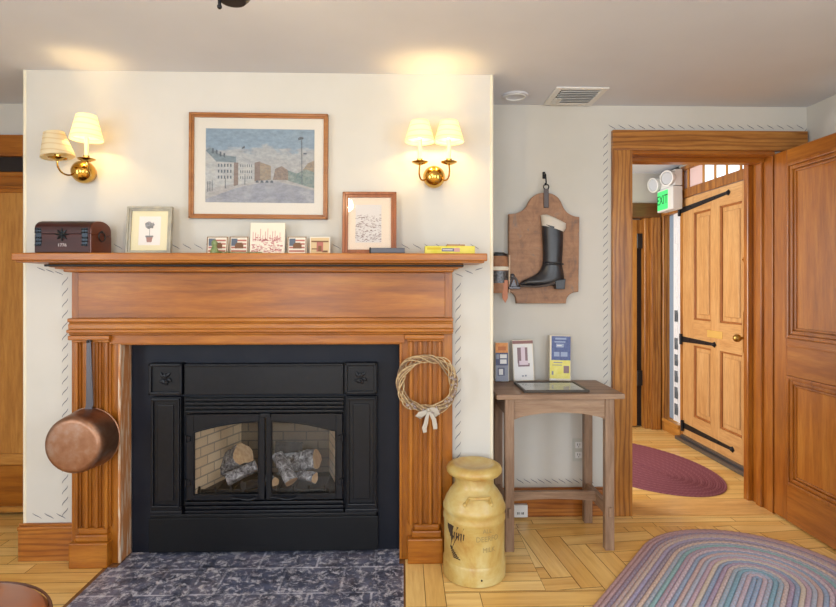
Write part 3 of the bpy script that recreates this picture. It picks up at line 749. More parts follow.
def flog(label, p0, p1, r0, r1, mats, bend=.01, sd=0):
    """log from p0 (hidden end) to p1 (cut end facing out)"""
    rnd = random.Random(sd)
    p0, p1 = Vector(p0), Vector(p1); d = p1-p0; side = d.cross(Vector((0,0,1))).normalized()
    n = 12; seg = 14; b = B(); bm = b.bm; rings = []; q = Vector((0,0,1)).rotation_difference(d.normalized()).to_matrix()
    ph = [rnd.uniform(0, 6) for _ in range(5)]
    for i in range(n+1):
        s = i/n; c = p0+d*s+side*bend*math.sin(s*PI); r = r0+(r1-r0)*s
        rings.append([bm.verts.new(c+q@Vector((math.cos(a), math.sin(a), 0))*r*(1+.10*math.sin(3*a+ph[0])+.07*math.sin(5*a+ph[1]+s*3)+.05*rnd.uniform(-1, 1))) for a in [2*PI*k/seg for k in range(seg)]])
    for a, c in zip(rings, rings[1:]):
        for k in range(seg): bm.faces.new([a[k], a[(k+1) % seg], c[(k+1) % seg], c[k]])
    f = bm.faces.new(rings[-1]); f.material_index = 1; f = bm.faces.new(rings[0][::-1]); f.material_index = 1
    bmesh.ops.recalc_face_normals(bm, faces=bm.faces)
    o = obj('log', b, mats, smooth=True, angle=50); tag(o, label, 'log', 'logs in the firebox')
    return o
def Q(px, py, Y): x, z = P(px, py, Y); return (x, Y, z)
flog('thick ashy log with tan cut top leaning behind the left glass door', Q(227, 467, 3.03), Q(243, 454, 2.91), .062, .056, [M_bark, M_cut], .0, 1)
flog('slender grey log lying across the left side, pale end at lower left', Q(257, 466, 2.845), Q(227, 480, 2.80), .026, .034, [M_bark, M_cut], .004, 2)
flog('dark charred stub at the bottom left of the grate', Q(259, 482, 2.86), Q(243, 486, 2.785), .022, .024, [M_char, M_char], 0, 3)
flog('charred dark log at the top of the pile behind the right glass door', Q(302, 450, 3.06), Q(275, 450, 3.03), .040, .044, [M_char, M_char], 0, 4)
flog('grey log pointing forward with pale end at the front centre right', Q(277, 455, 2.87), Q(291, 482, 2.78), .030, .032, [M_bark, M_cutd], 0, 5)
flog('thick grey log rising to a tan cut end at the far right of the pile', Q(287, 462, 2.97), Q(317, 459, 2.92), .044, .050, [M_bark, M_cut], 0, 6)
flog('small pale log end low on the right of the pile', Q(299, 475, 2.86), Q(315, 478, 2.81), .022, .026, [M_bark, M_cut], 0, 7)
flog('short tan log stub showing between the two glass doors', Q(268, 478, 2.86), Q(275, 482, 2.80), .020, .022, [M_bark, M_cut], 0, 8)

# ------------------------------------------------------------------ pictures
def framed(name, label, cat, pxs, Y, fw, mats, tilt=0, group=None, depth=.02, matw=None, ins=None, draw=None, roll=0):
    """pxs: left,right,top,bottom pixel bounds read off the photo; built in local coordinates, base at z=0"""
    l, r, tp, bt = pxs; x0, z1 = P(l, tp, Y); x1, z0 = P(r, bt, Y)
    W_, H_ = x1-x0, z1-z0
    t = thing(name, label, cat, ((x0+x1)/2, Y, z0), (tilt, roll, 0), group)
    b = B(); h = W_/2
    for q in ((-h, -h+fw, 0, H_), (h-fw, h, 0, H_), (-h+fw, h-fw, 0, fw), (-h+fw, h-fw, H_-fw, H_)):
        b.box(q[0], q[1], 0, depth, q[2], q[3], .003, 2)
    f2 = fw*.55
    for q in ((-h, -h+f2, 0, H_), (h-f2, h, 0, H_), (-h, h, 0, f2), (-h, h, H_-f2, H_)): b.box(q[0], q[1], -.006, .004, q[2], q[3], .004, 2)
    obj('frame', b, mats[0], t, world=False)
    b = B(); b.box(-h+fw*.8, h-fw*.8, depth*.5, depth*.9, fw*.8, H_-fw*.8); obj('mat_board', b, mats[1], t, world=False)
    if ins:   # inner print rectangle (fractions)
        a0, a1, c0, c1 = -h+W_*ins[0], -h+W_*ins[1], H_*ins[2], H_*ins[3]
        b = B(); b.m = 0; yy = depth*.5-.0006
        b.box(a0, a1, yy, depth*.5, c0, c1)
        pm = draw(b, a0, a1, c0, c1, yy)
        obj('print', b, pm, t, world=False)
    b = B(); b.box(-h+fw*.9, h-fw*.9, depth*.25, depth*.25+.0015, fw*.9, H_-fw*.9); obj('glazing', b, M_glass, t, world=False)
    return t

def poly(b, pts, y, m): b.m = m; b.prism(pts, y-.0003, y)
def wash(m, k=.86):
    p = m.node_tree.nodes['Principled BSDF'].inputs['Base Color']
    f = noise(m, coords(m, (1,1,2)), 42, 6, .7)
    g = ramp(m, f, [(.3, tuple(int(255*k*.88*q) for q in (1,1,1))), (.68, tuple(int(255*min(1, k*1.06)) for q in range(3)))])
    if p.links: src = p.links[0].from_socket; c = mixc(m, 1.0, src, g, 'MULTIPLY')
    else: v_ = tuple(p.default_value); c = mixc(m, 1.0, (255,255,255), g, 'MULTIPLY'); n_ = c.node; n_.inputs['A'].default_value = v_
    base(m, c); return m
def draw_street(b, x0, x1, z0, z1, y):
    W_, H_ = x1-x0, z1-z0; X = lambda u: x0+u*W_; Z = lambda v: z0+v*H_
    def pl(pts, m, k): poly(b, [(X(u), Z(v)) for u, v in pts], y-.0004*k, m)
    pl([(0,0), (1,0), (1,.18), (.62,.30), (.35,.22), (0,.08)], 1, 1)                 # road
    pl([(0,.04), (.40,.26), (0,.20)], 2, 2)
    pl([(.66,.30), (1,.17), (1,.22), (.72,.31)], 2, 2)
    pl([(0,.18), (.26,.25), (.26,.56), (.10,.56), (0,.70)], 3, 3)                     # white houses, left
    pl([(0,.70), (.10,.55), (.28,.54), (.28,.62), (.14,.64), (.04,.74)], 4, 4)
    pl([(.26,.22), (.30,.24), (.30,.54), (.26,.54)], 5, 5)
    pl([(.30,.24), (.45,.28), (.45,.50), (.30,.56)], 3, 4)
    pl([(.45,.29), (.50,.30), (.50,.56), (.45,.54)], 5, 5); pl([(.50,.30), (.60,.31), (.60,.50), (.50,.55)], 6, 4)
    pl([(.62,.31), (.78,.31), (.76,.44), (.70,.50), (.64,.46)], 7, 4)
    pl([(.76,.30), (1,.20), (1,.42), (.92,.46), (.84,.40), (.76,.44)], 8, 5)
    pl([(.88,.38), (1,.36), (1,.58), (.94,.54), (.90,.46)], 6, 4)
    for k in range(6):
        for v in (.32, .40, .48):
            if k < 5: pl([(.115+k*.028, v), (.127+k*.028, v), (.127+k*.028, v+.04), (.115+k*.028, v+.04)], 9, 7)
            pl([(.32+k*.02, v+.0), (.327+k*.02, v), (.327+k*.02, v+.035), (.32+k*.02, v+.035)], 9, 7)
    for k in range(4): pl([(.06+k*.035, .66+.02*(k % 2)-k*.02), (.075+k*.035, .66-k*.02), (.075+k*.035, .73-k*.022), (.06+k*.035, .73-k*.022)], 9, 7)
    for u in (.0, .02, .04, .16, .34): pl([(.02+u, .14+u*.3), (.026+u, .14+u*.3), (.026+u, .28+u*.3), (.02+u, .28+u*.3)], 9, 8)
    pl([(.885, .25), (.89, .25), (.885, .86), (.88, .86)], 9, 8); pl([(.85, .85), (.90, .87), (.90, .89), (.87, .90), (.85, .88)], 9, 8)
    pl([(.90, .66), (.93, .66), (.93, .68), (.90, .68)], 9, 8); pl([(.33, .72), (.36, .74), (.36, .77), (.34, .75)], 9, 8)
    for k in range(4): pl([(.46+k*.045, .27), (.49+k*.045, .27), (.485+k*.045, .30), (.465+k*.045, .30)], 9, 8)
    sky = mat('watercolour_sky', (150,170,190), .8)
    tc = N(sky, 'ShaderNodeTexCoord'); sp = N(sky, 'ShaderNodeSeparateXYZ'); L(sky, tc.outputs['Generated'], sp.inputs[0])
    v = coords(sky, (1,1,2)); f = noise(sky, v, 9, 4); ad = N(sky, 'ShaderNodeMath', operation='ADD'); L(sky, sp.outputs['Z'], ad.inputs[0])
    ml = N(sky, 'ShaderNodeMath', operation='MULTIPLY'); ml.inputs[1].default_value = .5; L(sky, f, ml.inputs[0]); L(sky, ml.outputs[0], ad.inputs[1])
    base(sky, ramp(sky, ad.outputs[0], [(.5, (192,191,192)), (.95, (182,186,191)), (1.3, (150,172,192))]))
    lays = [sky, two_tone('painted_road', (158,162,176), (178,180,188), 14, .8), mat('painted_pavement', (186,184,184), .8), two_tone('painted_white_house', (190,194,198), (204,204,202), 40, .8),
            mat('painted_roof', (134,150,160), .8), mat('painted_brick', (148,132,126), .8), two_tone('painted_tan', (176,158,138), (158,150,140), 90, .8),
            two_tone('painted_town', (138,128,124), (168,150,138), 90, .8), two_tone('painted_trees', (120,144,146), (158,168,164), 90, .8), mat('painted_dark', (104,112,124), .8)]
    return [wash(q) for q in lays]
M_goldwood = wood('light_brown_frame_wood', (128,78,36), (160,104,54), (178,124,70), 'x', .35)
framed('framed_picture', 'large framed watercolour of a street of white houses above the mantel', 'picture', (188.5, 327.5, 112.5, 219), 2.678, .022,
       [M_goldwood, M_matbd], 0, None, .02, ins=(.115, .90, .155, .855), draw=draw_street, roll=0.006)
def draw_topiary(b, x0, x1, z0, z1, y):
    W_, H_ = x1-x0, z1-z0; cx = (x0+x1)/2; rnd = random.Random(3)
    for k in range(40):
        a, r = rnd.uniform(0, 6.3), math.sqrt(rnd.random())*.19*W_; c = (cx+r*math.cos(a), z0+H_*.70+r*.8*math.sin(a)); s = .048*W_
        poly(b, [(c[0]+s*math.cos(q), c[1]+s*math.sin(q)) for q in [j*PI/4 for j in range(8)]], y-.0004-k*.00002, 1+k % 2)
    poly(b, [(cx-.008*W_, z0+H_*.3), (cx+.012*W_, z0+H_*.3), (cx+.012*W_, z0+H_*.6), (cx-.008*W_, z0+H_*.6)], y-.0004, 2)
    poly(b, [(cx-.11*W_, z0+H_*.10), (cx+.11*W_, z0+H_*.10), (cx+.15*W_, z0+H_*.27), (cx-.15*W_, z0+H_*.27)], y-.0005, 3)
    poly(b, [(cx-.18*W_, z0+H_*.27), (cx+.18*W_, z0+H_*.27), (cx+.18*W_, z0+H_*.33), (cx-.18*W_, z0+H_*.33)], y-.0006, 2)
    return [mat('ivory_print_paper', (228,220,212), .8), mat('grey_leaf_ink', (152,150,152), .8), mat('dark_leaf_ink', (124,124,122), .8), mat('faded_rose_ink', (168,128,118), .8)]
M_silver = two_tone('silver_cream_frame', (176,168,148), (150,146,134), 20, .4, .2)
SH = 1.467
def onshelf(pxs): return pxs
framed('framed_print', 'small silver framed print of a potted topiary on the mantel shelf', 'picture frame', (125, 170.5, 205.5, 254.5), 2.600, .020,
       [M_silver, mat('cream_mat', (226,214,176), .7)], math.radians(-6), None, .016, ins=(.26, .74, .20, .80), draw=draw_topiary)
def draw_sketch(b, x0, x1, z0, z1, y):
    W_, H_ = x1-x0, z1-z0; rnd = random.Random(5)
    for k in range(260):
        u = rnd.random(); v = rnd.choice([rnd.gauss(.12, .06), rnd.gauss(.28, .08), rnd.gauss(.60, .07), rnd.gauss(.44, .03)])
        v = max(.02, min(.72, v)); s = rnd.uniform(.02, .06); hh = rnd.uniform(.004, .018)
        poly(b, [(x0+W_*max(0, u-s), z0+H_*v), (x0+W_*min(1, u+s), z0+H_*(v+.005)), (x0+W_*min(1, u+s*.6), z0+H_*(v+hh)), (x0+W_*max(0, u-s*.7), z0+H_*(v+hh*1.2))], y-.0004-.00002*(k % 9), 1+k % 2)
    return [mat('pale_sketch_paper', (206,200,196), .8), mat('sepia_ink', (120,98,92), .8), mat('mauve_ink', (156,136,134), .8)]
framed('framed_print', 'brown framed landscape sketch leaning on the mantel below the right sconce', 'picture frame', (342, 396.5, 190.5, 255), 2.590, .026,
       [wood('walnut_frame_wood', (112,58,28), (146,82,44), (168,104,62), 'z', .4), mat('beige_mat', (218,200,180), .7)], math.radians(-5), None, .018, ins=(.24, .72, .20, .80), draw=draw_sketch)

M_red = mat('faded_flag_red', (176,108,96), .7); M_navy = mat('flag_blue', (92,102,116), .7); M_offw = mat('off_white_glaze', (224,214,196), .5)
M_brown = mat('brown_ink', (120,84,58), .7); M_pink = mat('rose_red_ink', (190,122,124), .7); M_green = two_tone('mottled_green_glaze', (92,120,74), (140,150,100), 60, .4)
def tile_card(name, label, cat, pxs, Y, kind, group=None, tilt=-7, th=.008):
    l, r, tp, bt = pxs; x0, z1 = P(l, tp, Y); x1, z0 = P(r, bt, Y); z0 = SH+.0005; W_, H_ = x1-x0, z1-z0; h = W_/2
    t = thing(name, label, cat, ((x0+x1)/2, Y, z0), (math.radians(tilt), 0, 0), group)
    b = B(); b.box(-h, h, 0, th, 0, H_, .0015); obj('slab', b, M_offw, t, world=False)
    b = B(); X = lambda u: -h+u*W_; Z = lambda v: v*H_
    def pl(u0, u1, v0, v1, m, k=0): b.m = m; b.box(X(u0), X(u1), -.0006-k*.0003, 0, Z(v0), Z(v1))
    if kind == 'flag':
        pl(.08, .92, .12, .90, 4); 
        for j in range(4): pl(.10, .90, .16+j*.19, .16+j*.19+.09, 0, 1)
        pl(.10, .42, .48, .88, 1, 2); pl(.30, .74, .34, .58, 2, 3); pl(.36, .68, .58, .66, 2, 3)
        pl(.02, .98, .02, .06, 2, 1); pl(.02, .98, .94, .98, 2, 1); pl(.02, .06, .02, .98, 2, 1); pl(.94, .98, .02, .98, 2, 1)
    elif kind == 'barn':
        pl(.05, .95, .06, .94, 5); pl(.08, .92, .70, .78, 2, 1); pl(.10, .40, .30, .36, 2, 1); pl(.34, .66, .18, .72, 0, 1); pl(.42, .58, .20, .50, 2, 2); pl(.62, .88, .14, .24, 2, 1)
    else:
        rnd = random.Random(9)
        for j in range(12): u = .08+j*.07; pl(u, u+.012, .42, .42+rnd.uniform(.18, .42), 3, 1)
        for j in range(150):
            u, v = rnd.uniform(.04, .88), rnd.choice([rnd.uniform(.06, .30), rnd.gauss(.44, .05)]); pl(u, u+rnd.uniform(.02, .08), v, v+rnd.uniform(.01, .035), 3, 1)
    obj('picture', b, [M_red, M_navy, M_brown, M_pink, M_offw, mat('warm_tan', (206,180,138), .7)], t, world=False)
g = 'small picture tiles on the mantel shelf'
tile_card('picture_tile', 'leftmost small square tile with a striped flag, partly behind a green figurine', 'tile', (206, 227.5, 236, 255), 2.62, 'flag', g)
tile_card('picture_tile', 'small square flag tile just left of the tall red sketch card', 'tile', (229, 248, 236, 255), 2.62, 'flag', g)
tile_card('picture_card', 'taller white card with a red sketch of ships on the mantel', 'card', (249.5, 284.5, 222, 255), 2.615, 'ship', None)
tile_card('picture_tile', 'small square flag tile just right of the tall red sketch card', 'tile', (287, 306.5, 236, 255), 2.62, 'flag', g)
tile_card('picture_tile', 'small square tan tile with a red barn, rightmost of the tiles', 'tile', (309.5, 330, 236.5, 255), 2.62, 'barn', g)
x, _ = P(214.5, 0, 2.56); b = B()
b.lathe([(0,0), (.018,0), (.020,.012), (.013,.028), (.010,.036), (.014,.045), (.013,.056), (.006,.064), (0,.066)], (x, 2.56, SH+.0005), seg=18)
o = obj('figurine', b, M_green, smooth=True); tag(o, 'tiny mottled green figurine standing before the leftmost flag tile', 'figurine')
x0, x1 = P(218, 0, 2.57)[0], P(262, 0, 2.57)[0]
b = B(); b.cyl((x0, 2.575, SH+.0105), (x1, 2.575, SH+.0095), .0022, .0018, 8); b.cyl((x0+.001, 2.575, SH+.0105), (x0+.016, 2.575, SH+.0104), .004, seg=10)
b.box(x0+.03, x0+.036, 2.571, 2.579, SH+.0002, SH+.01); b.box(x1-.03, x1-.024, 2.571, 2.579, SH+.0002, SH+.01)
o = obj('slim_stick', b, M_green); tag(o, 'slim greenish stick lying before the small flag tiles', 'stick')

# wooden chest
cx0, cx1, cy0, cy1 = -1.633, -1.389, 2.482, 2.650
t = thing('trinket_chest', 'small dark red-brown wooden chest with domed lid at the left shelf end', 'chest', ((cx0+cx1)/2, (cy0+cy1)/2, SH))
M_chest = wood('dark_red_brown_wood', (34,10,8), (56,18,13), (76,28,19), 'x', .5, coat=.0); M_chest_e = wood('chest_end_wood', (78,34,16), (104,48,24), (122,62,32), 'y', .35)
zf = SH+.085
b = B(); b.box(cx0, cx1, cy0, cy1, SH+.001, zf, .003); obj('body', b, M_chest, t)
arc = [(cy0, zf+.001)]+[((cy0+cy1)/2-(cy1-cy0)/2*math.cos(a), zf+.018+.046*math.sin(a)**.8) for a in [PI*k/16 for k in range(17)]]+[(cy1, zf+.001)]
b = B(); b.prism(arc, cx0, cx1, 'yz', .002, 1); b.m = 1; b.prism([(y_, z_) for y_, z_ in arc], cx1, cx1+.004, 'yz', .001, 1)
b.box(cx1, cx1+.004, cy0, cy1, SH+.001, zf-.001)
obj('lid', b, [M_chest, M_chest_e], t)
b = B(); M_fit = mat('black_iron_fitting', (40,46,52), .35, .7)
cc = (cx0+cx1)/2
for k in range(8):
    a = k*PI/4; b.tube([(cc, cy0-.003, zf-.004), (cc+.014*math.cos(a), cy0-.004, zf-.004+.014*math.sin(a)), (cc+.028*math.cos(a), cy0-.003, zf-.004+.028*math.sin(a))], [.004, .005, .002], 6)
b.sph((cc, cy0-.004, zf-.004), .010, 12)
obj('clasp', b, M_fit, t)
for xx in (cx0+.018, cx1-.024):
    b = B()
    for zz in (-.05, -.034, -.018, .006, .02):
        for dx in (-.010, 0, .010): b.sph((xx+dx+.002*math.sin(zz*900), cy0-.001, zf+zz), .0045, 8)
    b.box(xx-.013, xx+.013, cy0-.0015, cy0+.001, zf-.055, zf+.026, .002); obj('corner_strap', b, M_fit, t)
b = B(); hy = (cy0+cy1)/2
b.tube([(cx1+.006, hy+.026*math.cos(a), zf-.006+.022*math.sin(a)) for a in [2*PI*k/20 for k in range(20)]], .003, 6, closed=True, up=(1,0,0)); b.sph((cx1+.006, hy, zf+.016), .006, 10); obj('ring_handle', b, M_fit, t)
b = B(); text_b(b, '1776', .020, lambda x, y, z: (cc+x, cy0-.0012-z, SH+.034+y), .0005); obj('date_lettering', b, mat('white_paint', (200,190,190), .6), t)

# remote-like case and yellow box
x0, x1 = P(370, 0, 2.50)[0], P(405, 0, 2.50)[0]
t = thing('flat_case', 'slim dark grey case lying on the shelf before the brown frame', 'case', ((x0+x1)/2, 2.51, SH))
b = B(); b.box(x0, x1, 2.49, 2.53, SH+.001, SH+.026, .004, 2); obj('body', b, mat('dark_grey_plastic', (76,78,88), .4), t)
b = B(); b.box(x0-.003, x0+.006, 2.488, 2.532, SH+.0005, SH+.028, .003); obj('end_cap', b, M_black, t)
x0, x1 = P(425, 0, 2.52)[0], P(475, 0, 2.52)[0]
t = thing('matchbox', 'long flat yellow box lying near the right end of the shelf', 'box', ((x0+x1)/2, 2.56, SH))
b = B(); b.box(x0, x1, 2.52, 2.60, SH+.001, SH+.037, .002); obj('box_body', b, two_tone('yellow_card', (206,196,58), (220,206,92), 20, .6), t)
b = B(); xm = (x0+x1)/2; b.m = 0; b.box(xm-.038, xm+.018, 2.519, 2.521, SH+.012, SH+.026); b.m = 1; b.box(xm+.018, xm+.045, 2.519, 2.521, SH+.010, SH+.028); b.m = 2; b.box(x0+.01, xm-.042, 2.519, 2.521, SH+.020, SH+.03)
b.m = 3; b.box(xm-.034, xm+.012, 2.5185, 2.52, SH+.017, SH+.021)
obj('printed_label', b, [mat('box_blue', (92,92,132), .6), mat('box_pink', (196,150,140), .6), mat('box_gold', (196,170,30), .6), M_offw], t)
b = B(); b.box(xm-.014, xm+.072, 2.545, 2.575, SH+.0375, SH+.046, .002); o = obj('wooden_stick', b, wood('tan_stick_wood', (140,96,52), (166,120,70), (180,140,90), 'x')); tag(o, 'short flat brown strip lying on top of the yellow box', 'strip')

# ------------------------------------------------------------------ wall sconces
def shade_mat(name, emit):
    m = bpy.data.materials.new(name); m.use_nodes = True; n = m.node_tree.nodes; n.remove(n['Principled BSDF'])
    d = N(m, 'ShaderNodeBsdfDiffuse'); tl = N(m, 'ShaderNodeBsdfTranslucent'); mx = N(m, 'ShaderNodeMixShader')
    v = coords(m, (1,1,2)); wv = N(m, 'ShaderNodeTexWave', wave_type='BANDS', bands_direction='Z'); wv.inputs['Scale'].default_value = 6; wv.inputs['Distortion'].default_value = 3; L(m, v, wv.inputs['Vector'])
    cc_ = ramp(m, wv.outputs['Fac'], [(.80, (244,234,206)), (.95, (232,216,178))])
    L(m, cc_, d.inputs[0]); L(m, cc_, tl.inputs[0]); mx.inputs[0].default_value = .5
    L(m, d.outputs[0], mx.inputs[1]); L(m, tl.outputs[0], mx.inputs[2]); 
    if emit:
        e = N(m, 'ShaderNodeEmission'); e.inputs[0].default_value = (1, .76, .26, 1); e.inputs[1].default_value = emit; a = N(m, 'ShaderNodeAddShader')
        L(m, mx.outputs[0], a.inputs[0]); L(m, e.outputs[0], a.inputs[1]); L(m, a.outputs[0], n['Material Output'].inputs[0])
    else: L(m, mx.outputs[0], n['Material Output'].inputs[0])
    return m
M_shade = shade_mat('cream_fabric_shade', 0); M_shade_lit = shade_mat('lit_cream_fabric_shade', .35)
M_bulb = mat('lit_bulb', (255,230,180), .5); p = M_bulb.node_tree.nodes['Principled BSDF']; p.inputs['Emission Color'].default_value = (1, .72, .38, 1); p.inputs['Emission Strength'].default_value = 30
M_bulb_off = mat('unlit_bulb', (230,226,216), .2)
M_candle = mat('candle_sleeve', (240,230,200), .5)
def shade_h(px0, py0, px1, py1, Y): return P(px0, py0, Y), P(px1, py1, Y)
def sconce(label, ball_px, arms):
    bx, bz = P(*ball_px, 2.665)
    t = thing('wall_sconce', label, 'wall lamp', (bx, YB, bz))
    b = B(); b.lathe([(0,0), (.045,0), (.045,.006), (.03,.012), (0,.012)], (bx, YB, bz), (0,-1,0), 28); b.sph((bx, YB-.035, bz), .054, 32); obj('ball_backplate', b, M_brass, t, smooth=True)
    for (px, py_cup, py_bot, py_top, Y, lit, tl) in arms:
        x, zc = P(px, py_cup, Y); zb2 = P(px, py_bot, Y)[1]; zt2 = P(px, py_top, Y)[1]
        sgn = 1 if x > bx+.01 else -1
        p0 = Vector((bx+sgn*.03, 2.655, bz-.005)); p3 = Vector((x, Y, zc-.004)); p1 = Vector((x-sgn*.0, (2.655+Y)/2+.02, bz-.045 if zc > bz else bz-.01)); p2 = Vector((x+sgn*.008, Y, zc-.05))
        pts = [p0*(1-s)**3+p1*3*s*(1-s)**2+p2*3*s*s*(1-s)+p3*s**3 for s in [k/16 for k in range(17)]]
        b = B(); b.tube(pts, .0042, 8); b.sph(p0, .009, 10); obj('arm', b, M_brass, t, smooth=True)
        b = B(); b.lathe([(0,-.006), (.012,-.004), (.036,.006), (.039,.010), (.034,.010), (.012,.003), (.013,.02), (.014,.024), (.0,.024)], (x, Y, zc), seg=28); obj('candle_cup', b, M_brass, t, smooth=True)
        zlow = zb2+.012
        b = B(); b.cyl((x, Y, zc+.02), (x, Y, max(zlow, zc+.03)), .0095, seg=16); obj('candle_sleeve', b, M_candle, t, smooth=True)
        c = Vector((x+tl[0], Y, zb2)); ax = Vector((tl[1], 0, 1)).normalized(); hh = zt2-zb2
        rt, rb = .041, .069
        b = B(); b.lathe([(rb, 0), (rb+.0012, .002), (rt+.001, hh), (rt, hh), (rt-.001, hh), (rb-.0015, .001), (rb, 0)], c, ax, 36)
        sh = obj('lamp_shade', b, M_shade_lit if lit else M_shade, t, smooth=True, angle=60)
        b = B()
        for k in range(3):
            a = k*2*PI/3; q = c+ax*(hh*.55); b.tube([q, q+Vector((math.cos(a)*.052, math.sin(a)*.052, 0))], .001, 5)
        obj('shade_wire', b, M_brass_d, sh)
        b = B(); zz = c+ax*(hh*.38); b.sph(zz, .013, 14, 1.6); bl = obj('bulb', b, M_bulb if lit else M_bulb_off, t, smooth=True)
        if lit:
            l = bpy.data.lights.new('sconce_bulb', 'POINT'); l.energy = 6.6; l.color = (1, .66, .24); l.shadow_soft_size = .016
            lo = bpy.data.objects.new('sconce_bulb_light', l); C.objects.link(lo); lo.location = c+ax*(hh*.38)-t.location; lo.parent = t
        if lit: bl.visible_shadow = True
sconce('brass two-arm wall sconce with both shades lit, right of the street picture', (434, 177),
       [(419.8, 164, 142, 121.5, 2.60, True, (0, 0)), (449, 164, 142, 121.5, 2.60, True, (0, 0))])
sconce('brass two-arm wall sconce with one lit and one drooping unlit shade, above the chest', (83.5, 172),
       [(86.5, 161, 140, 115.5, 2.58, True, (0, 0)), (57.5, 160, 157, 132.5, 2.55, False, (0.002, -.16))])

# ------------------------------------------------------------------ copper pot on the left pilaster
M_copper = mat('tarnished_copper', (168,108,84), .42, .85)
v = coords(M_copper); f = noise(M_copper, v, 7, 5, .6); base(M_copper, ramp(M_copper, f, [(.32, (128,86,62)), (.5, (154,114,90)), (.68, (168,148,136))]))
t = thing('copper_pot', 'large tarnished copper saucepan hanging by its handle on the left pilaster', 'pot', (-1.457, 2.62, .90))
px_, pz_ = -1.466, P(95, 437, 2.62)[1]
prof = [(.128,-.004), (.139,-.002), (.141,.004), (.137,.006)]+[(.137-.006*k/6, .02+.085*k/6) for k in range(7)]+[(.130-.028*(1-math.cos(a))*1.0, .112+.034*math.sin(a)) for a in [PI/2*k/8 for k in range(1, 9)]]+[(.06,.1475), (0,.1485)]
inner = [(0,.142), (.09,.140), (.122,.11), (.131,.02), (.131,0), (.128,-.004)]
b = B(); b.lathe(inner+prof, (px_, 2.620, pz_), (0,-1,0), 56); obj('pan', b, M_copper, t, smooth=True)
hx0, hz0 = P(91, 409, 2.60); hx1, hz1 = P(89, 343, 2.60)
b = B()
b.prism([(px_-.02, pz_+.105), (px_+.014, pz_+.105), (hx0+.012, hz0+.02), (hx1+.010, hz1), (hx1+.006, hz1+.016), (hx1-.006, hz1+.016), (hx1-.010, hz1), (hx0-.022, hz0+.02)], 2.595, 2.602, 'xz', .002, 1)
obj('handle', b, mat('grey_iron_handle', (92,90,96), .45, .6), t)
b = B(); b.cyl((hx1, 2.64, hz1+.006), (hx1, 2.588, hz1+.008), .004); b.sph((hx1, 2.588, hz1+.008), .006, 10); o = obj('nail', b, M_black); tag(o, 'dark nail in the left pilaster holding the copper pan', 'nail')

# ------------------------------------------------------------------ twig wreath on the right pilaster
wx_, wz_ = P(427, 384, 2.61); R_ = .125
t = thing('twig_wreath', 'round twisted vine wreath with ribbon bow on the right pilaster', 'wreath', (wx_, 2.615, wz_))
M_vine = [two_tone('vine_tan', (204,180,140), (164,134,96), 60, .8), two_tone('vine_brown', (160,132,100), (120,96,74), 60, .8)]
rnd = random.Random(11)
for k in range(14):
    ph = rnd.uniform(0, 6.28); tw = rnd.choice([2, 3, 4]); rr = rnd.uniform(.007, .024); off = rnd.uniform(-.005, .006); n = 90
    pts = []
    for j in range(n):
        a = 2*PI*j/n; q = ph+tw*a
        r = R_+off+rr*math.cos(q)+.003*math.sin(5*a+ph); pts.append((wx_+r*math.cos(a)*1.02, 2.607+.55*rr*math.sin(q), wz_+r*math.sin(a)*.98))
    b = B(); b.tube(pts, rnd.uniform(.0022, .0038), 6, closed=True, up=(0,1,0)); obj('vine', b, M_vine[k % 2], t, smooth=True)
M_rib = mat('grey_cream_ribbon', (178,170,158), .6)
bxz = (wx_+.006, wz_-.118)
def ribbon(pts, wds, ny=(0,1,0)):
    b.tube([(bxz[0]+x, 2.588+y, bxz[1]+z) for x, y, z in pts], wds, 8, flat=.14, up=ny)
b = B()
ribbon([(0,0,0), (-.018,-.006,-.012), (-.040,-.008,-.020), (-.050,-.002,-.030), (-.040,.004,-.036), (-.016,.002,-.020), (0,0,0)], [.006, .010, .014, .013, .012, .009, .005])
ribbon([(0,0,0), (.016,-.006,.004), (.034,-.008,-.002), (.042,-.002,-.018), (.032,.004,-.028), (.012,.002,-.014), (0,0,0)], [.006, .010, .013, .013, .012, .009, .005])
b.sph((bxz[0], 2.582, bxz[1]), .010, 12)
obj('bow', b, M_rib, t, smooth=True)
for s, pp in ((-1, [(0,0,0), (-.006,-.004,-.03), (-.012,-.002,-.06), (-.020,-.004,-.085), (-.016,-.004,-.105)]), (1, [(0,0,0), (.012,-.004,-.02), (.026,-.002,-.045), (.030,-.004,-.07), (.032,-.004,-.09)])):
    b = B(); ribbon(pp, [.005, .008, .010, .011, .009]); obj('ribbon_tail', b, M_rib, t, smooth=True)
M_bloom = two_tone('dried_mauve_flowers', (150,132,132), (196,180,172), 80, .8)
for k in range(34):
    a = math.radians(rnd.uniform(-100, 20) if k > 6 else rnd.uniform(-150, -60)); r = R_+rnd.uniform(-.014, .014)
    c = Vector((wx_+r*math.cos(a), 2.592+rnd.uniform(-.008, .004), wz_+r*math.sin(a))); b = B()
    for j in range(4):
        q = rnd.uniform(0, 6.28); b.sph(c+Vector((.004*math.cos(q), -.001, .004*math.sin(q))), .0035, 6)
    obj('dried_flower', b, M_bloom, t, smooth=True)

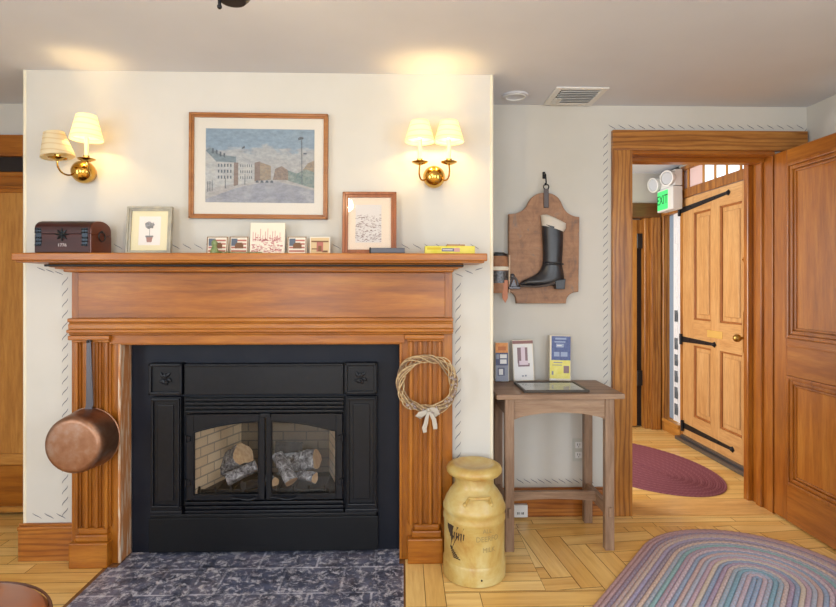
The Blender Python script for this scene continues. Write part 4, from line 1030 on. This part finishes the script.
# ------------------------------------------------------------------ milk can
cx, cy = .328, 2.528
t = thing('milk_can', 'old yellow painted metal milk can standing beside the right pilaster', 'milk can', (cx, cy, 0))
M_can = mat('chipped_yellow_paint', (204,178,104), .4, spec=.5, coat=.2)
v = coords(M_can); f = noise(M_can, v, 6, 6, .65, .5); f2 = noise(M_can, v, 28, 6, .8)
c_ = ramp(M_can, f, [(.32, (176,132,62)), (.5, (196,168,98)), (.68, (208,194,138))])
base(M_can, mixc(M_can, ramp(M_can, f2, [(.62, (0,0,0)), (.72, (150,150,150))]), c_, (140,112,70))); bump(M_can, f2, .12, .002)
b = B(); b.lathe([(0,.001), (.136,.001), (.143,.006), (.144,.075), (.140,.082), (.1385,.088), (.1385,.255), (.142,.262), (.142,.275), (.1385,.282), (.139,.30), (.143,.306), (.143,.318), (.138,.328), (.130,.352), (.112,.382), (.096,.402), (.090,.412), (.089,.45), (0,.45)], (cx, cy, 0), seg=56)
obj('body', b, M_can, t, smooth=True)
b = B(); b.lathe([(0,.456), (.10,.456), (.118,.461), (.127,.472), (.128,.482), (.122,.494), (.108,.503), (.088,.505), (.075,.499), (0,.495)], (cx, cy, 0), seg=48); obj('lid', b, M_can, t, smooth=True)
for a0 in (-PI/2+.03, PI/2+.03):
    b = B(); pts = []
    for k in range(17):
        s = k/16; a = a0+(s-.5)*.95; lift = math.sin(s*PI)
        r = .124+.030*min(1, lift*1.6); z = .356+.042*min(1, lift*1.8)
        pts.append((cx+r*math.cos(a), cy+r*math.sin(a), z))
    b.tube(pts, .0065, 8); b.sph(pts[0], .012, 10); b.sph(pts[-1], .012, 10)
    obj('handle', b, M_can, t, smooth=True)
def oncan(x, y, z, a0, z0, r=.1388):
    a = a0+x/r; return (cx+(r+z)*math.cos(a), cy+(r+z)*math.sin(a), z0+y)
M_let = mat('faded_brown_lettering', (158,138,88), .7)
for s, zz, sz, da in (('ALL', .247, .028, .30), ('DEERFO', .212, .032, .32), ('MILK', .164, .030, .36)):
    b = B(); text_b(b, s, sz, lambda x, y, z: oncan(x, y, z, -PI/2+da, zz, .1390), .0006, .95); obj('lettering', b, M_let, t)
b = B(); rnd = random.Random(4)
a0 = -PI/2-.78
def em(pts): 
    t_ = bmesh.new(); vs = [t_.verts.new(oncan(x, y, .0007, a0, .212, .139)) for x, y in pts]; t_.faces.new(vs); b.join(t_)
outl = [(-.05,.055), (-.02,.058), (.02,.052), (.05,.062), (.046,.044), (.036,.026), (.024,.012), (.010,.004), (.004,-.010), (-.006,-.03), (-.02,-.06), (-.03,-.055), (-.022,-.03), (-.026,-.004), (-.04,.01), (-.05,.03)]
for i in range(1, len(outl)-1):
    pass
for i in range(8):
    A_, B_ = outl[i], outl[i+1]; C_, D_ = outl[-i-2] if i < 8 else outl[-1], outl[-i-1]
    em([A_, B_, C_, D_]) if len({A_, B_, C_, D_}) == 4 else None
for k in range(7): x = -.03+k*.012; em([(x, .02), (x+.006, .018), (x+.002, -.01-.006*(k % 3)), (x-.002, -.008)])
for k in range(6): z = -.05-.008*k; em([(-.03+.004*k, z), (-.012+.008*k, z-.004), (-.012+.008*k, z-.009), (-.03+.004*k, z-.006)])
obj('dark_emblem', b, mat('dark_brown_emblem', (58,42,32), .7), t, label='worn dark emblem')
b = B(); a = -PI/2+.1; b.cyl(oncan(0, 0, .004, a, .038, .143), oncan(0, 0, .0, a, .038, .143), .004, seg=10); obj('rivet_hole', b, M_dark, t)

# ------------------------------------------------------------------ side table
tx0, tx1, ty0, ty1 = .462, 1.098, 2.692, 3.10
t = thing('side_table', 'weathered brown wooden side table with H stretcher in the recess', 'table', (.78, 2.9, 0))
b = B(); b.box(tx0, tx1, ty0, ty1, .760, .785, .003, 2); obj('tabletop', b, TW['x'], t)
lx = ((.506, .552), (1.008, 1.054)); ly = ((2.712, 2.752), (3.03, 3.07))
for a, c in lx:
    for d, e in ly: b = B(); b.box(a, c, d, e, .0, .760, .003); obj('leg', b, TW['z'], t)
def apron(Y):
    x0, x1 = .552, 1.008; n = 16
    pts = [(x0, .758), (x0, .655)]+[(x0+(x1-x0)*k/n, .655+.034*math.sin(PI*k/n)**.7) for k in range(1, n)]+[(x1, .655), (x1, .758)]
    b = B(); b.prism(pts, Y, Y+.02); obj('apron', b, TW['x'], t)
apron(2.722); apron(3.04)
for x in (.518, 1.022): b = B(); b.box(x, x+.018, 2.752, 3.03, .665, .758, .002); obj('side_apron', b, TW['y'], t)
for x in (.514, 1.018):
    b = B(); n = 10
    b.box(x, x+.028, 2.752, 3.03, .165, .225, .003); obj('side_stretcher', b, TW['y'], t)
    b = B(); b.box(x+.006, x+.022, 2.704, 2.713, .172, .218, .002); obj('tenon', b, TW['z'], t)
b = B(); x0, x1 = .542, 1.018
b.prism([(x0, .235), (x0, .185)]+[(x0+(x1-x0)*k/12, .185+.012*math.sin(PI*k/12)) for k in range(1, 12)]+[(x1, .185), (x1, .235)], 2.88, 2.905); obj('center_stretcher', b, TW['x'], t)
# flat frame on the table
t = thing('tabletop_frame', 'black-edged glazed frame lying flat on the side table', 'picture frame', (.77, 2.87, .786))
x0, x1, y0, y1 = .605, .937, 2.735, 2.995
b = B()
for q in ((x0, x0+.012, y0, y1), (x1-.012, x1, y0, y1), (x0+.012, x1-.012, y0, y0+.012), (x0+.012, x1-.012, y1-.012, y1)): b.box(q[0], q[1], q[2], q[3], .7855, .798, .002)
obj('frame', b, mat('dark_bronze_frame', (70,62,54), .4), t)
b = B(); b.box(x0+.01, x1-.01, y0+.01, y1-.01, .7856, .792); obj('print', b, two_tone('pale_grey_print', (214,220,222), (186,196,200), 14, .5), t)
b = B(); b.box(x0+.012, x1-.012, y0+.012, y1-.012, .7935, .7945); obj('glazing', b, M_glass, t)

# brochures in clear holders, leaning on the wall
M_acr = mat('clear_acrylic', (206,210,212), .15, spec=.6)
def brochure(label, pxs, Y, kind, tilt, roll=0):
    l, r, tp, bt = pxs; x0, z1 = P(l, tp, Y); x1, _ = P(r, bt, Y); z0 = .7865; W_, H_ = x1-x0, z1-z0; h = W_/2
    t = thing('brochure_stack', label, 'brochures', ((x0+x1)/2, Y-.012, z0), (math.radians(tilt), math.radians(roll), 0), None)
    b = B(); b.box(-h, h, 0, .018, .004, H_, .001); obj('leaflets', b, M_offw, t, world=False)
    b = B(); X = lambda u: -h+u*W_; Z = lambda v: v*H_
    def pl(u0, u1, v0, v1, m, k=0): b.m = m; b.box(X(u0), X(u1), -.0005-k*.0003, 0, Z(v0), Z(v1))
    if kind == 'orange':
        pl(.0, .96, .74, .99, 0); pl(.2, .8, .80, .90, 1, 1); pl(0, .96, .42, .74, 2, 0); pl(.34, .86, .60, .70, 3, 1); pl(.34, .84, .46, .57, 3, 1); pl(.04, .28, .58, .70, 4, 1)
        pl(0, .96, .02, .42, 4, 0); pl(.14, .68, .16, .36, 2, 1); pl(.24, .56, .18, .33, 3, 2)
    elif kind == 'white':
        pl(.0, 1, .91, .985, 5); pl(.04, .96, .03, .90, 3); pl(.22, .40, .44, .82, 6, 1); pl(.60, .72, .44, .82, 6, 1); pl(.40, .60, .50, .84, 7, 1); pl(.24, .80, .36, .44, 6, 1); pl(.30, .74, .40, .50, 7, 2)
        pl(.40, .50, .12, .15, 4, 1); pl(.55, .63, .12, .16, 4, 1)
    else:
        pl(.08, .99, .46, .985, 8); pl(.0, .97, .06, .46, 9); pl(.02, .3, .02, .06, 3)
        pl(.26, .78, .91, .95, 10, 1); pl(.30, .66, .74, .82, 10, 1); pl(.34, .56, .77, .79, 3, 2); pl(.2, .46, .54, .64, 10, 1); pl(.52, .84, .54, .64, 10, 1); pl(.18, .6, .40, .42, 4, 1); pl(.12, .58, .345, .36, 4, 1); pl(.66, .92, .18, .34, 6, 1); pl(.10, .18, .14, .22, 4, 1)
        pl(.22, .74, .845, .875, 10, 1)
    obj('cover_print', b, BM, t, world=False)
    b = B(); b.box(-h-.002, h+.002, -.012, -.0105, 0, H_*(.42 if kind == 'orange' else .16)); b.box(-h-.003, h+.003, -.012, .02, -.0002, .003); b.box(-h-.0035, -h-.001, -.012, .02, 0, H_*.42 if kind == 'orange' else H_*.3); b.box(h+.001, h+.0035, -.012, .02, 0, H_*.42 if kind == 'orange' else H_*.3)
    obj('holder', b, M_glass, t, world=False)
BM = [two_tone('brochure_orange', (206,132,64), (222,152,84), 40, .5), mat('brochure_dark_orange', (190,108,52), .5), mat('brochure_navy', (74,78,110), .5), mat('brochure_white', (224,222,220), .5),
      mat('brochure_grey', (136,140,156), .5), mat('brochure_maroon', (140,96,92), .5), mat('brochure_mauve', (136,110,116), .5), mat('brochure_pink', (216,198,208), .5),
      two_tone('brochure_blue', (70,84,136), (92,106,150), 60, .5), two_tone('brochure_yellow', (222,210,92), (230,222,130), 30, .5), mat('brochure_pale_blue', (150,164,194), .5)]
brochure('stack of orange and navy leaflets at the left end of the side table', (495.5, 508.5, 342.5, 383), 3.055, 'orange', -4)
brochure('white leaflets with maroon top edge, middle of the three stacks on the table', (513.5, 534, 340, 383), 3.065, 'white', -5, -1.5)
brochure('blue and yellow leaflets, right of the three stacks on the side table', (549, 570, 335.5, 383), 3.065, 'blue', -4, 1.5)

# outlets
x0, z1 = P(572.5, 438.5, YR); x1, z0 = P(584, 461, YR)
t = thing('wall_outlet', 'wall outlet plate behind the table, above the baseboard', 'outlet', ((x0+x1)/2, YR, z0))
b = B(); b.box(x0, x1, YR-.006, YR, z0, z1, .002, 2); obj('plate', b, mat('grey_cream_plate', (190,190,182), .5), t)
for q in (.28, .72):
    b = B(); zc = z0+(z1-z0)*q; b.box(x0+.014, x1-.014, YR-.008, YR-.005, zc-.018, zc+.018, .003); s_ = obj('socket', b, M_white, t)
    b = B(); xm = (x0+x1)/2; b.box(xm-.008, xm-.005, YR-.009, YR-.007, zc-.002, zc+.010); b.box(xm+.005, xm+.008, YR-.009, YR-.007, zc-.002, zc+.010); b.box(xm-.002, xm+.002, YR-.009, YR-.007, zc-.012, zc-.007); obj('slot', b, M_black, s_)
x0, z1 = P(512.5, 507, YR-.03); x1, z0 = P(527, 519, YR-.03)
t = thing('surface_outlet', 'white outlet box low on the baseboard beside the front table leg', 'outlet', ((x0+x1)/2, YR-.03, z0))
b = B(); b.box(x0, x1, YR-.05, YR-.024, .012, .012+(z1-z0), .003, 2); obj('box', b, M_white, t)
b = B()
for q in (.3, .6): xx = x0+(x1-x0)*q; b.box(xx-.002, xx+.002, YR-.052, YR-.049, .03, .042); b.box(xx+.006, xx+.010, YR-.052, YR-.049, .03, .042)
obj('slot', b, M_black, t)

# ------------------------------------------------------------------ boot plaque
def PR(px, py): return P(px, py, 3.10)
t = thing('boot_sign_board', 'shaped brown wooden board hanging on the recess wall', 'plaque', (*[PR(545, 0)[0]], YR, PR(545, 303)[1]))
def curve(p, q, c, n=8): return [((1-s)**2*p[0]+2*s*(1-s)*c[0]+s*s*q[0], (1-s)**2*p[1]+2*s*(1-s)*c[1]+s*s*q[1]) for s in [k/n for k in range(n+1)]]
o_ = [(509, 214), (509, 292)]+curve((509, 292), (516.5, 303.5), (516.5, 293))+[(566, 303.5)]+curve((566, 303.5), (577, 292), (566, 293))+[(578.5, 292), (579.5, 217)]
o_ += curve((579.5, 217), (562, 204), (566, 216))+curve((562, 204), (545, 192.5), (558, 193))+curve((545, 192.5), (528, 204), (532, 193))+curve((528, 204), (509, 214), (523, 214))
pts = []
for p_ in o_:
    q_ = PR(*p_)
    if not pts or math.hypot(q_[0]-pts[-1][0], q_[1]-pts[-1][1]) > .002: pts.append(q_)
if math.hypot(pts[0][0]-pts[-1][0], pts[0][1]-pts[-1][1]) < .002: pts.pop()
M_plq = mat('weathered_red_brown_board', (128,86,68), .6)
v = coords(M_plq, (1,1,.7)); f = noise(M_plq, v, 10, 6, .7, .9); f2 = noise(M_plq, coords(M_plq, (1,1,6)), 8, 4)
base(M_plq, mixc(M_plq, .3, ramp(M_plq, f, [(.3, (98,90,86)), (.43, (144,104,76)), (.58, (170,126,92)), (.70, (122,112,104))]), ramp(M_plq, f2, [(.3, (90,70,62)), (.7, (170,130,104))]))); bump(M_plq, f, .15)
b = B(); b.prism(pts, 3.10, 3.135, 'xz', .003, 1); obj('board', b, M_plq, t)
b = B(); x0, z1 = PR(543.5, 189); x1, z0 = PR(548.5, 208); b.box(x0, x1, 3.092, 3.10, z0, z1, .002); obj('hanging_strap', b, mat('dull_iron_strap', (92,84,84), .5, .5), t)
xr, zr = PR(546, 187)
b = B(); b.tube([(xr+.015*math.cos(a), 3.096, zr+.015*math.sin(a)) for a in [2*PI*k/18 for k in range(18)]], .0035, 6, closed=True, up=(0,1,0)); obj('ring', b, M_wiron, t, smooth=True)
b = B(); xh, zh = PR(545.5, 174)
b.box(xh-.008, xh+.008, YR-.008, YR, zh-.02, zh+.02, .002); b.tube([(xh, YR-.006, zh+.005), (xh, 3.10, zh), (xh, 3.088, zr+.03), (xh+.001, 3.088, zr+.018), (xh, 3.096, zr+.012), (xh, 3.108, zr+.022)], .004, 8)
o = obj('wall_hook', b, M_wiron); tag(o, 'black iron hook in the wall above the boot board', 'hook')

t = thing('riding_boot', 'black heeled leather boot with white cuff mounted on the wooden board', 'boot', (PR(556, 0)[0], 3.09, PR(556, 289)[1]))
YBt = 3.085
def BT(px, py): x, z = P(px, py, YBt-.01); return x, z
M_boot = two_tone('black_boot_leather', (26,26,30), (40,40,46), 18, .35, spec=.6, bmp=.1)
def loft(rows, mat_, name, smooth=True, yscale=.9):
    """rows: (left px, py, right px, py); half-round section standing off the board"""
    b = B(); rings = []
    for (ax_, ay_, cx_, cy_) in rows:
        p = Vector((BT(ax_, ay_)[0], 0, BT(ax_, ay_)[1])); q = Vector((BT(cx_, cy_)[0], 0, BT(cx_, cy_)[1])); m_ = (p+q)/2; hv = (q-p)/2; r = hv.length
        rings.append([b.bm.verts.new(Vector((m_.x, YBt, m_.z))+hv*math.cos(a)+Vector((0, min(r*yscale, .038)*(-math.sin(a) if math.sin(a) > 0 else -math.sin(a)*.4), 0))) for a in [2*PI*k/20 for k in range(20)]])
    for a, c in zip(rings, rings[1:]):
        for k in range(20): b.bm.faces.new([a[k], a[(k+1) % 20], c[(k+1) % 20], c[k]])
    b.bm.faces.new(rings[0]); b.bm.faces.new(rings[-1][::-1]); bmesh.ops.recalc_face_normals(b.bm, faces=b.bm.faces)
    return obj(name, b, mat_, t, smooth=smooth, angle=60)
loft([(542.3,224,563.2,230), (542.5,232,563.6,236), (543,245,563.4,246), (543.4,255,562.8,256), (543.2,261,562.4,262), (542.6,265,562.8,267), (541,269,564,273), (538.5,272.5,564.8,279), (535,275,561,284.5), (531,277,553,286), (527,278.5,541,286), (523,280.5,531,286.2), (519.8,283.5,523,286.4)], M_boot, 'upper')
loft([(541.0,215.0,548,214.5), (541.3,217,556,218), (541.5,220,566.5,223.5), (541.8,223,566.2,228.5), (542,225.5,564,232)], mat('cream_boot_cuff', (206,198,186), .7), 'cuff')
b = B(); b.tube([(BT(q, 262)[0], YBt-.04 if 545 < q < 561 else YBt-.022, BT(q, 262)[1]-(q-543)*.0006) for q in (543.4, 547, 551, 555, 559, 562.6)], .004, 6, flat=1); b.tube([(BT(q, 264.5)[0], YBt-.04 if 545 < q < 561 else YBt-.022, BT(q, 264.5)[1]) for q in (543.4, 547, 551, 555, 559, 562.6)], .004, 6); obj('ankle_strap', b, M_boot, t, smooth=True)
x0, z1 = BT(554.3, 280.5); x1, z0 = BT(564, 289.2); b = B(); b.prism([(x0, z1), (x0+.003, z0), (x1-.002, z0), (x1+.003, z1+.01)], YBt-.034, YBt+.014, 'xz', .003, 2); obj('heel', b, M_boot, t)
b = B(); b.prism([BT(519, 285), BT(519.5, 287), BT(535, 287.6), BT(546, 286.5), BT(554, 284.0), BT(554, 281.5), BT(546, 284), BT(535, 285.8)], YBt-.036, YBt+.012, 'xz', .0015, 1); obj('sole', b, mat('worn_boot_sole', (70,58,52), .7), t)

# small antique piece left of the board
t = thing('wall_ornament', 'small brown and grey antique leather and metal piece left of the boot board', 'ornament', (.545, YR, 1.24))
def W2(px, py): return P(px, py, 3.07)
M_lth = two_tone('brown_leather', (140,96,66), (170,122,88), 30, .6)
b = B(); xa_, za_ = W2(489, 256); xb_, zb2 = W2(508.5, 293); xm = (xa_+xb_)/2; rr = (xb_-xa_)/2
b.lathe([(0,0), (rr*.96,0), (rr,.02), (rr,za_-zb2-.01), (rr*.9,za_-zb2), (0,za_-zb2)], (xm, 3.085, zb2), seg=28, sq=.8); obj('body', b, M_lth, t, smooth=True)
b = B(); b.lathe([(0,0), (rr*.9,0), (rr*.92,.012), (rr*.6,.022), (0,.024)], (xm, 3.085, za_-.002), seg=28, sq=.8); obj('lid', b, M_black, t, smooth=True)
b = B(); z = W2(495, 268.5)[1]; b.lathe([(rr+.003,-.010), (rr+.005,0), (rr+.003,.010), (rr,.010), (rr,-.010)], (xm, 3.085, z), seg=28, sq=.8); obj('band', b, M_cream, t, smooth=True, label='cream band')
b = B(); z0 = W2(495, 283)[1]; z1 = W2(495, 271)[1]; b.lathe([(rr+.002,0), (rr+.003,z1-z0), (rr,z1-z0), (rr,0)], (xm, 3.085, z0), seg=28, sq=.8); obj('metal_sleeve', b, two_tone('speckled_pewter', (110,110,112), (70,68,68), 90, .4, .6), t, smooth=True)
b = B(); b.prism([W2(502, 280), W2(507, 280), W2(507, 298), W2(504.5, 303), W2(501.5, 298)], 3.045, 3.052, 'xz', .0015, 1); obj('strap_tip', b, mat('copper_brown_strap', (190,120,84), .5), t)
b = B(); b.tube([(*W2(509, 254),), (*W2(509.5, 268),), (*W2(509.5, 292),)] and [(W2(509.5, q)[0], 3.075, W2(509.5, q)[1]) for q in (255, 268, 280, 293)], .005, 8); obj('side_cord', b, mat('tan_cord', (206,178,150), .7), t, smooth=True)
b = B(); xs_, zs_ = W2(514, 283)
b.tube([(xs_+.024*math.cos(a), 3.075, zs_-.022+.052*math.sin(a)) for a in [PI*k/12 for k in range(13)]], .006, 8, up=(0,1,0)); b.box(xs_-.032, xs_+.034, 3.055, 3.09, zs_-.034, zs_-.020, .003); b.prism([(xs_-.018, zs_-.02), (xs_+.018, zs_-.02), (xs_, zs_+.024)], 3.075, 3.085); b.sph((xs_-.008, 3.08, zs_+.038), .016, 12)
obj('stirrup', b, mat('grey_stirrup_iron', (96,94,98), .4, .7), t, smooth=True)

# ------------------------------------------------------------------ rugs and the stool
def braided(name, label, ring_pts, nr, wd, colors, mats_attr, base_col, h=.012):
    """ring_pts(i) -> closed list of xy for ring i; braid strands as alternate lumps; colour per strand in an attribute"""
    b = B(); bm = b.bm; cl = bm.faces.layers.float_color.new('strand')
    for i in range(nr):
        P_ = ring_pts(i)
        if not P_: continue
        n = len(P_); ca, cb_ = colors(i)
        rows = []
        for j, (x, y) in enumerate(P_):
            x2, y2 = P_[(j+1) % n]; x0_, y0_ = P_[j-1]; tx, ty = x2-x0_, y2-y0_; l = math.hypot(tx, ty) or 1; nx, ny = -ty/l, tx/l
            zz = h*(.92+.08*(1 if j % 2 else -1))
            sk = .3*wd*(1 if True else 0)
            rows.append([bm.verts.new((x+nx*o_*wd+tx/l*sk*(abs(o_)*2), y+ny*o_*wd+ty/l*sk*(abs(o_)*2), z_)) for o_, z_ in ((-.5, .001), (-.47, h*.55), (-.22, zz), (0, h*.86), (.22, zz), (.47, h*.55), (.5, .001))])
        for j in range(n):
            a, c = rows[j], rows[(j+1) % n]
            for k in range(6):
                f = bm.faces.new([a[k], a[k+1], c[k+1], c[k]]); q = (ca if (j+(k > 2)) % 2 else cb_); f[cl] = (*lin(q), 1); f.smooth = True
    for f in bm.faces:
        if f.normal.z < 0: pass
    bmesh.ops.recalc_face_normals(bm, faces=bm.faces)
    m = mat(name+'_braid', base_col, .95, spec=.1); at_ = N(m, 'ShaderNodeAttribute', attribute_name='strand')
    f_ = noise(m, coords(m), 120, 3); g_ = ramp(m, f_, [(.3, (200,200,200)), (.7, (255,255,255))]); base(m, mixc(m, .6, at_.outputs['Color'], g_, 'MULTIPLY')); bump(m, f_, .3, .002)
    o = obj(name, b, m); tag(o, label, 'rug'); return o
ax_ = Vector((-.645, -.764)); sd_ = Vector((ax_.y, -ax_.x)); cap = Vector((1.59, 2.425)); RR = .498; LEN = 1.05; wd = .01992; NR = 25
def stadium(i):
    r = RR-wd*(i+.5)
    if r <= .002: return None
    pts = []; per = 2*PI*r+2*LEN; n = max(24, int(per/.017)); n += n % 2
    for k in range(n):
        s = per*k/n
        if s < LEN: p = cap+sd_*r+ax_*s
        elif s < LEN+PI*r: a = (s-LEN)/r; p = cap+ax_*LEN+sd_*r*math.cos(a)+ax_*r*math.sin(a)
        elif s < 2*LEN+PI*r: p = cap+ax_*(LEN-(s-LEN-PI*r))-sd_*r
        else: a = (s-2*LEN-PI*r)/r; p = cap-sd_*r*math.cos(a)-ax_*r*math.sin(a)
        pts.append((p.x, p.y))
    return pts
pal0 = [(150,118,116), (158,128,130), (132,112,128), (166,140,136), (178,158,146), (150,140,166), (128,118,134), (190,168,154), (138,150,170), (120,156,160), (160,136,150), (184,168,178),
       (132,146,176), (176,150,150), (150,160,178), (166,146,166), (188,176,160), (128,148,176), (150,132,156), (186,170,168), (140,160,180), (112,150,170), (154,166,190), (180,162,176), (128,152,182), (156,166,186)]
pal = [tuple(min(245, int(v_*1.02+30)) for v_ in q) for q in pal0]
def bcol(i): a = pal[i % 26]; c = pal[(i*7+3) % 26]; return a, tuple(int(.75*p_+.25*q_) for p_, q_ in zip(a, c))
braided('braided_rug', 'large oval braided rug in pastel blue, mauve and cream rings', stadium, NR, wd, bcol, None, (160,150,160), .013)
ec, ea, eb, er = (1.715, 4.05), .44, .69, .3756
def oval(i):
    a, c = ea-.016*(i+.5), eb-.016*(i+.5)
    if a < .008: return None
    n = max(24, int(PI*(a+c)/.018)); n += n % 2; return [(ec[0]+a*math.cos(q)*math.cos(er)-c*math.sin(q)*math.sin(er), ec[1]+a*math.cos(q)*math.sin(er)+c*math.sin(q)*math.cos(er)) for q in [2*PI*k/n for k in range(n)]]
braided('oval_rug', 'plum oval braided rug on the hall floor before the entry door', oval, 27, .0165, lambda i: ((140,84,92), (130,76,84) if i % 3 else (150,96,102)), None, (112,64,72), .010)
t = thing('round_stool', 'round glossy brown leather-topped stool at the lower left corner', 'stool', (-1.205, 1.385, 0))
cx, cy = -1.205, 1.385
M_lt = two_tone('glossy_brown_leather', (150,86,48), (128,76,54), 5, .28, spec=.6, coat=.3, bmp=.05)
b = B(); b.lathe([(0,.36), (.265,.36), (.280,.372), (.285,.40), (.283,.43), (.270,.445), (.24,.452), (0,.462)], (cx, cy, 0), seg=64); obj('seat', b, M_lt, t, smooth=True)
b = B(); b.tube([(cx+.284*math.cos(a), cy+.284*math.sin(a), .438) for a in [2*PI*k/64 for k in range(64)]], .004, 6, closed=True); obj('piping', b, mat('dark_brown_piping', (92,52,32), .5), t, smooth=True)
for k in range(4):
    a = PI/4+k*PI/2; b = B(); b.cyl((cx+.2*math.cos(a), cy+.2*math.sin(a), .36), (cx+.235*math.cos(a), cy+.235*math.sin(a), 0), .022, .014, 14); obj('leg', b, TW['z'], t, smooth=True)
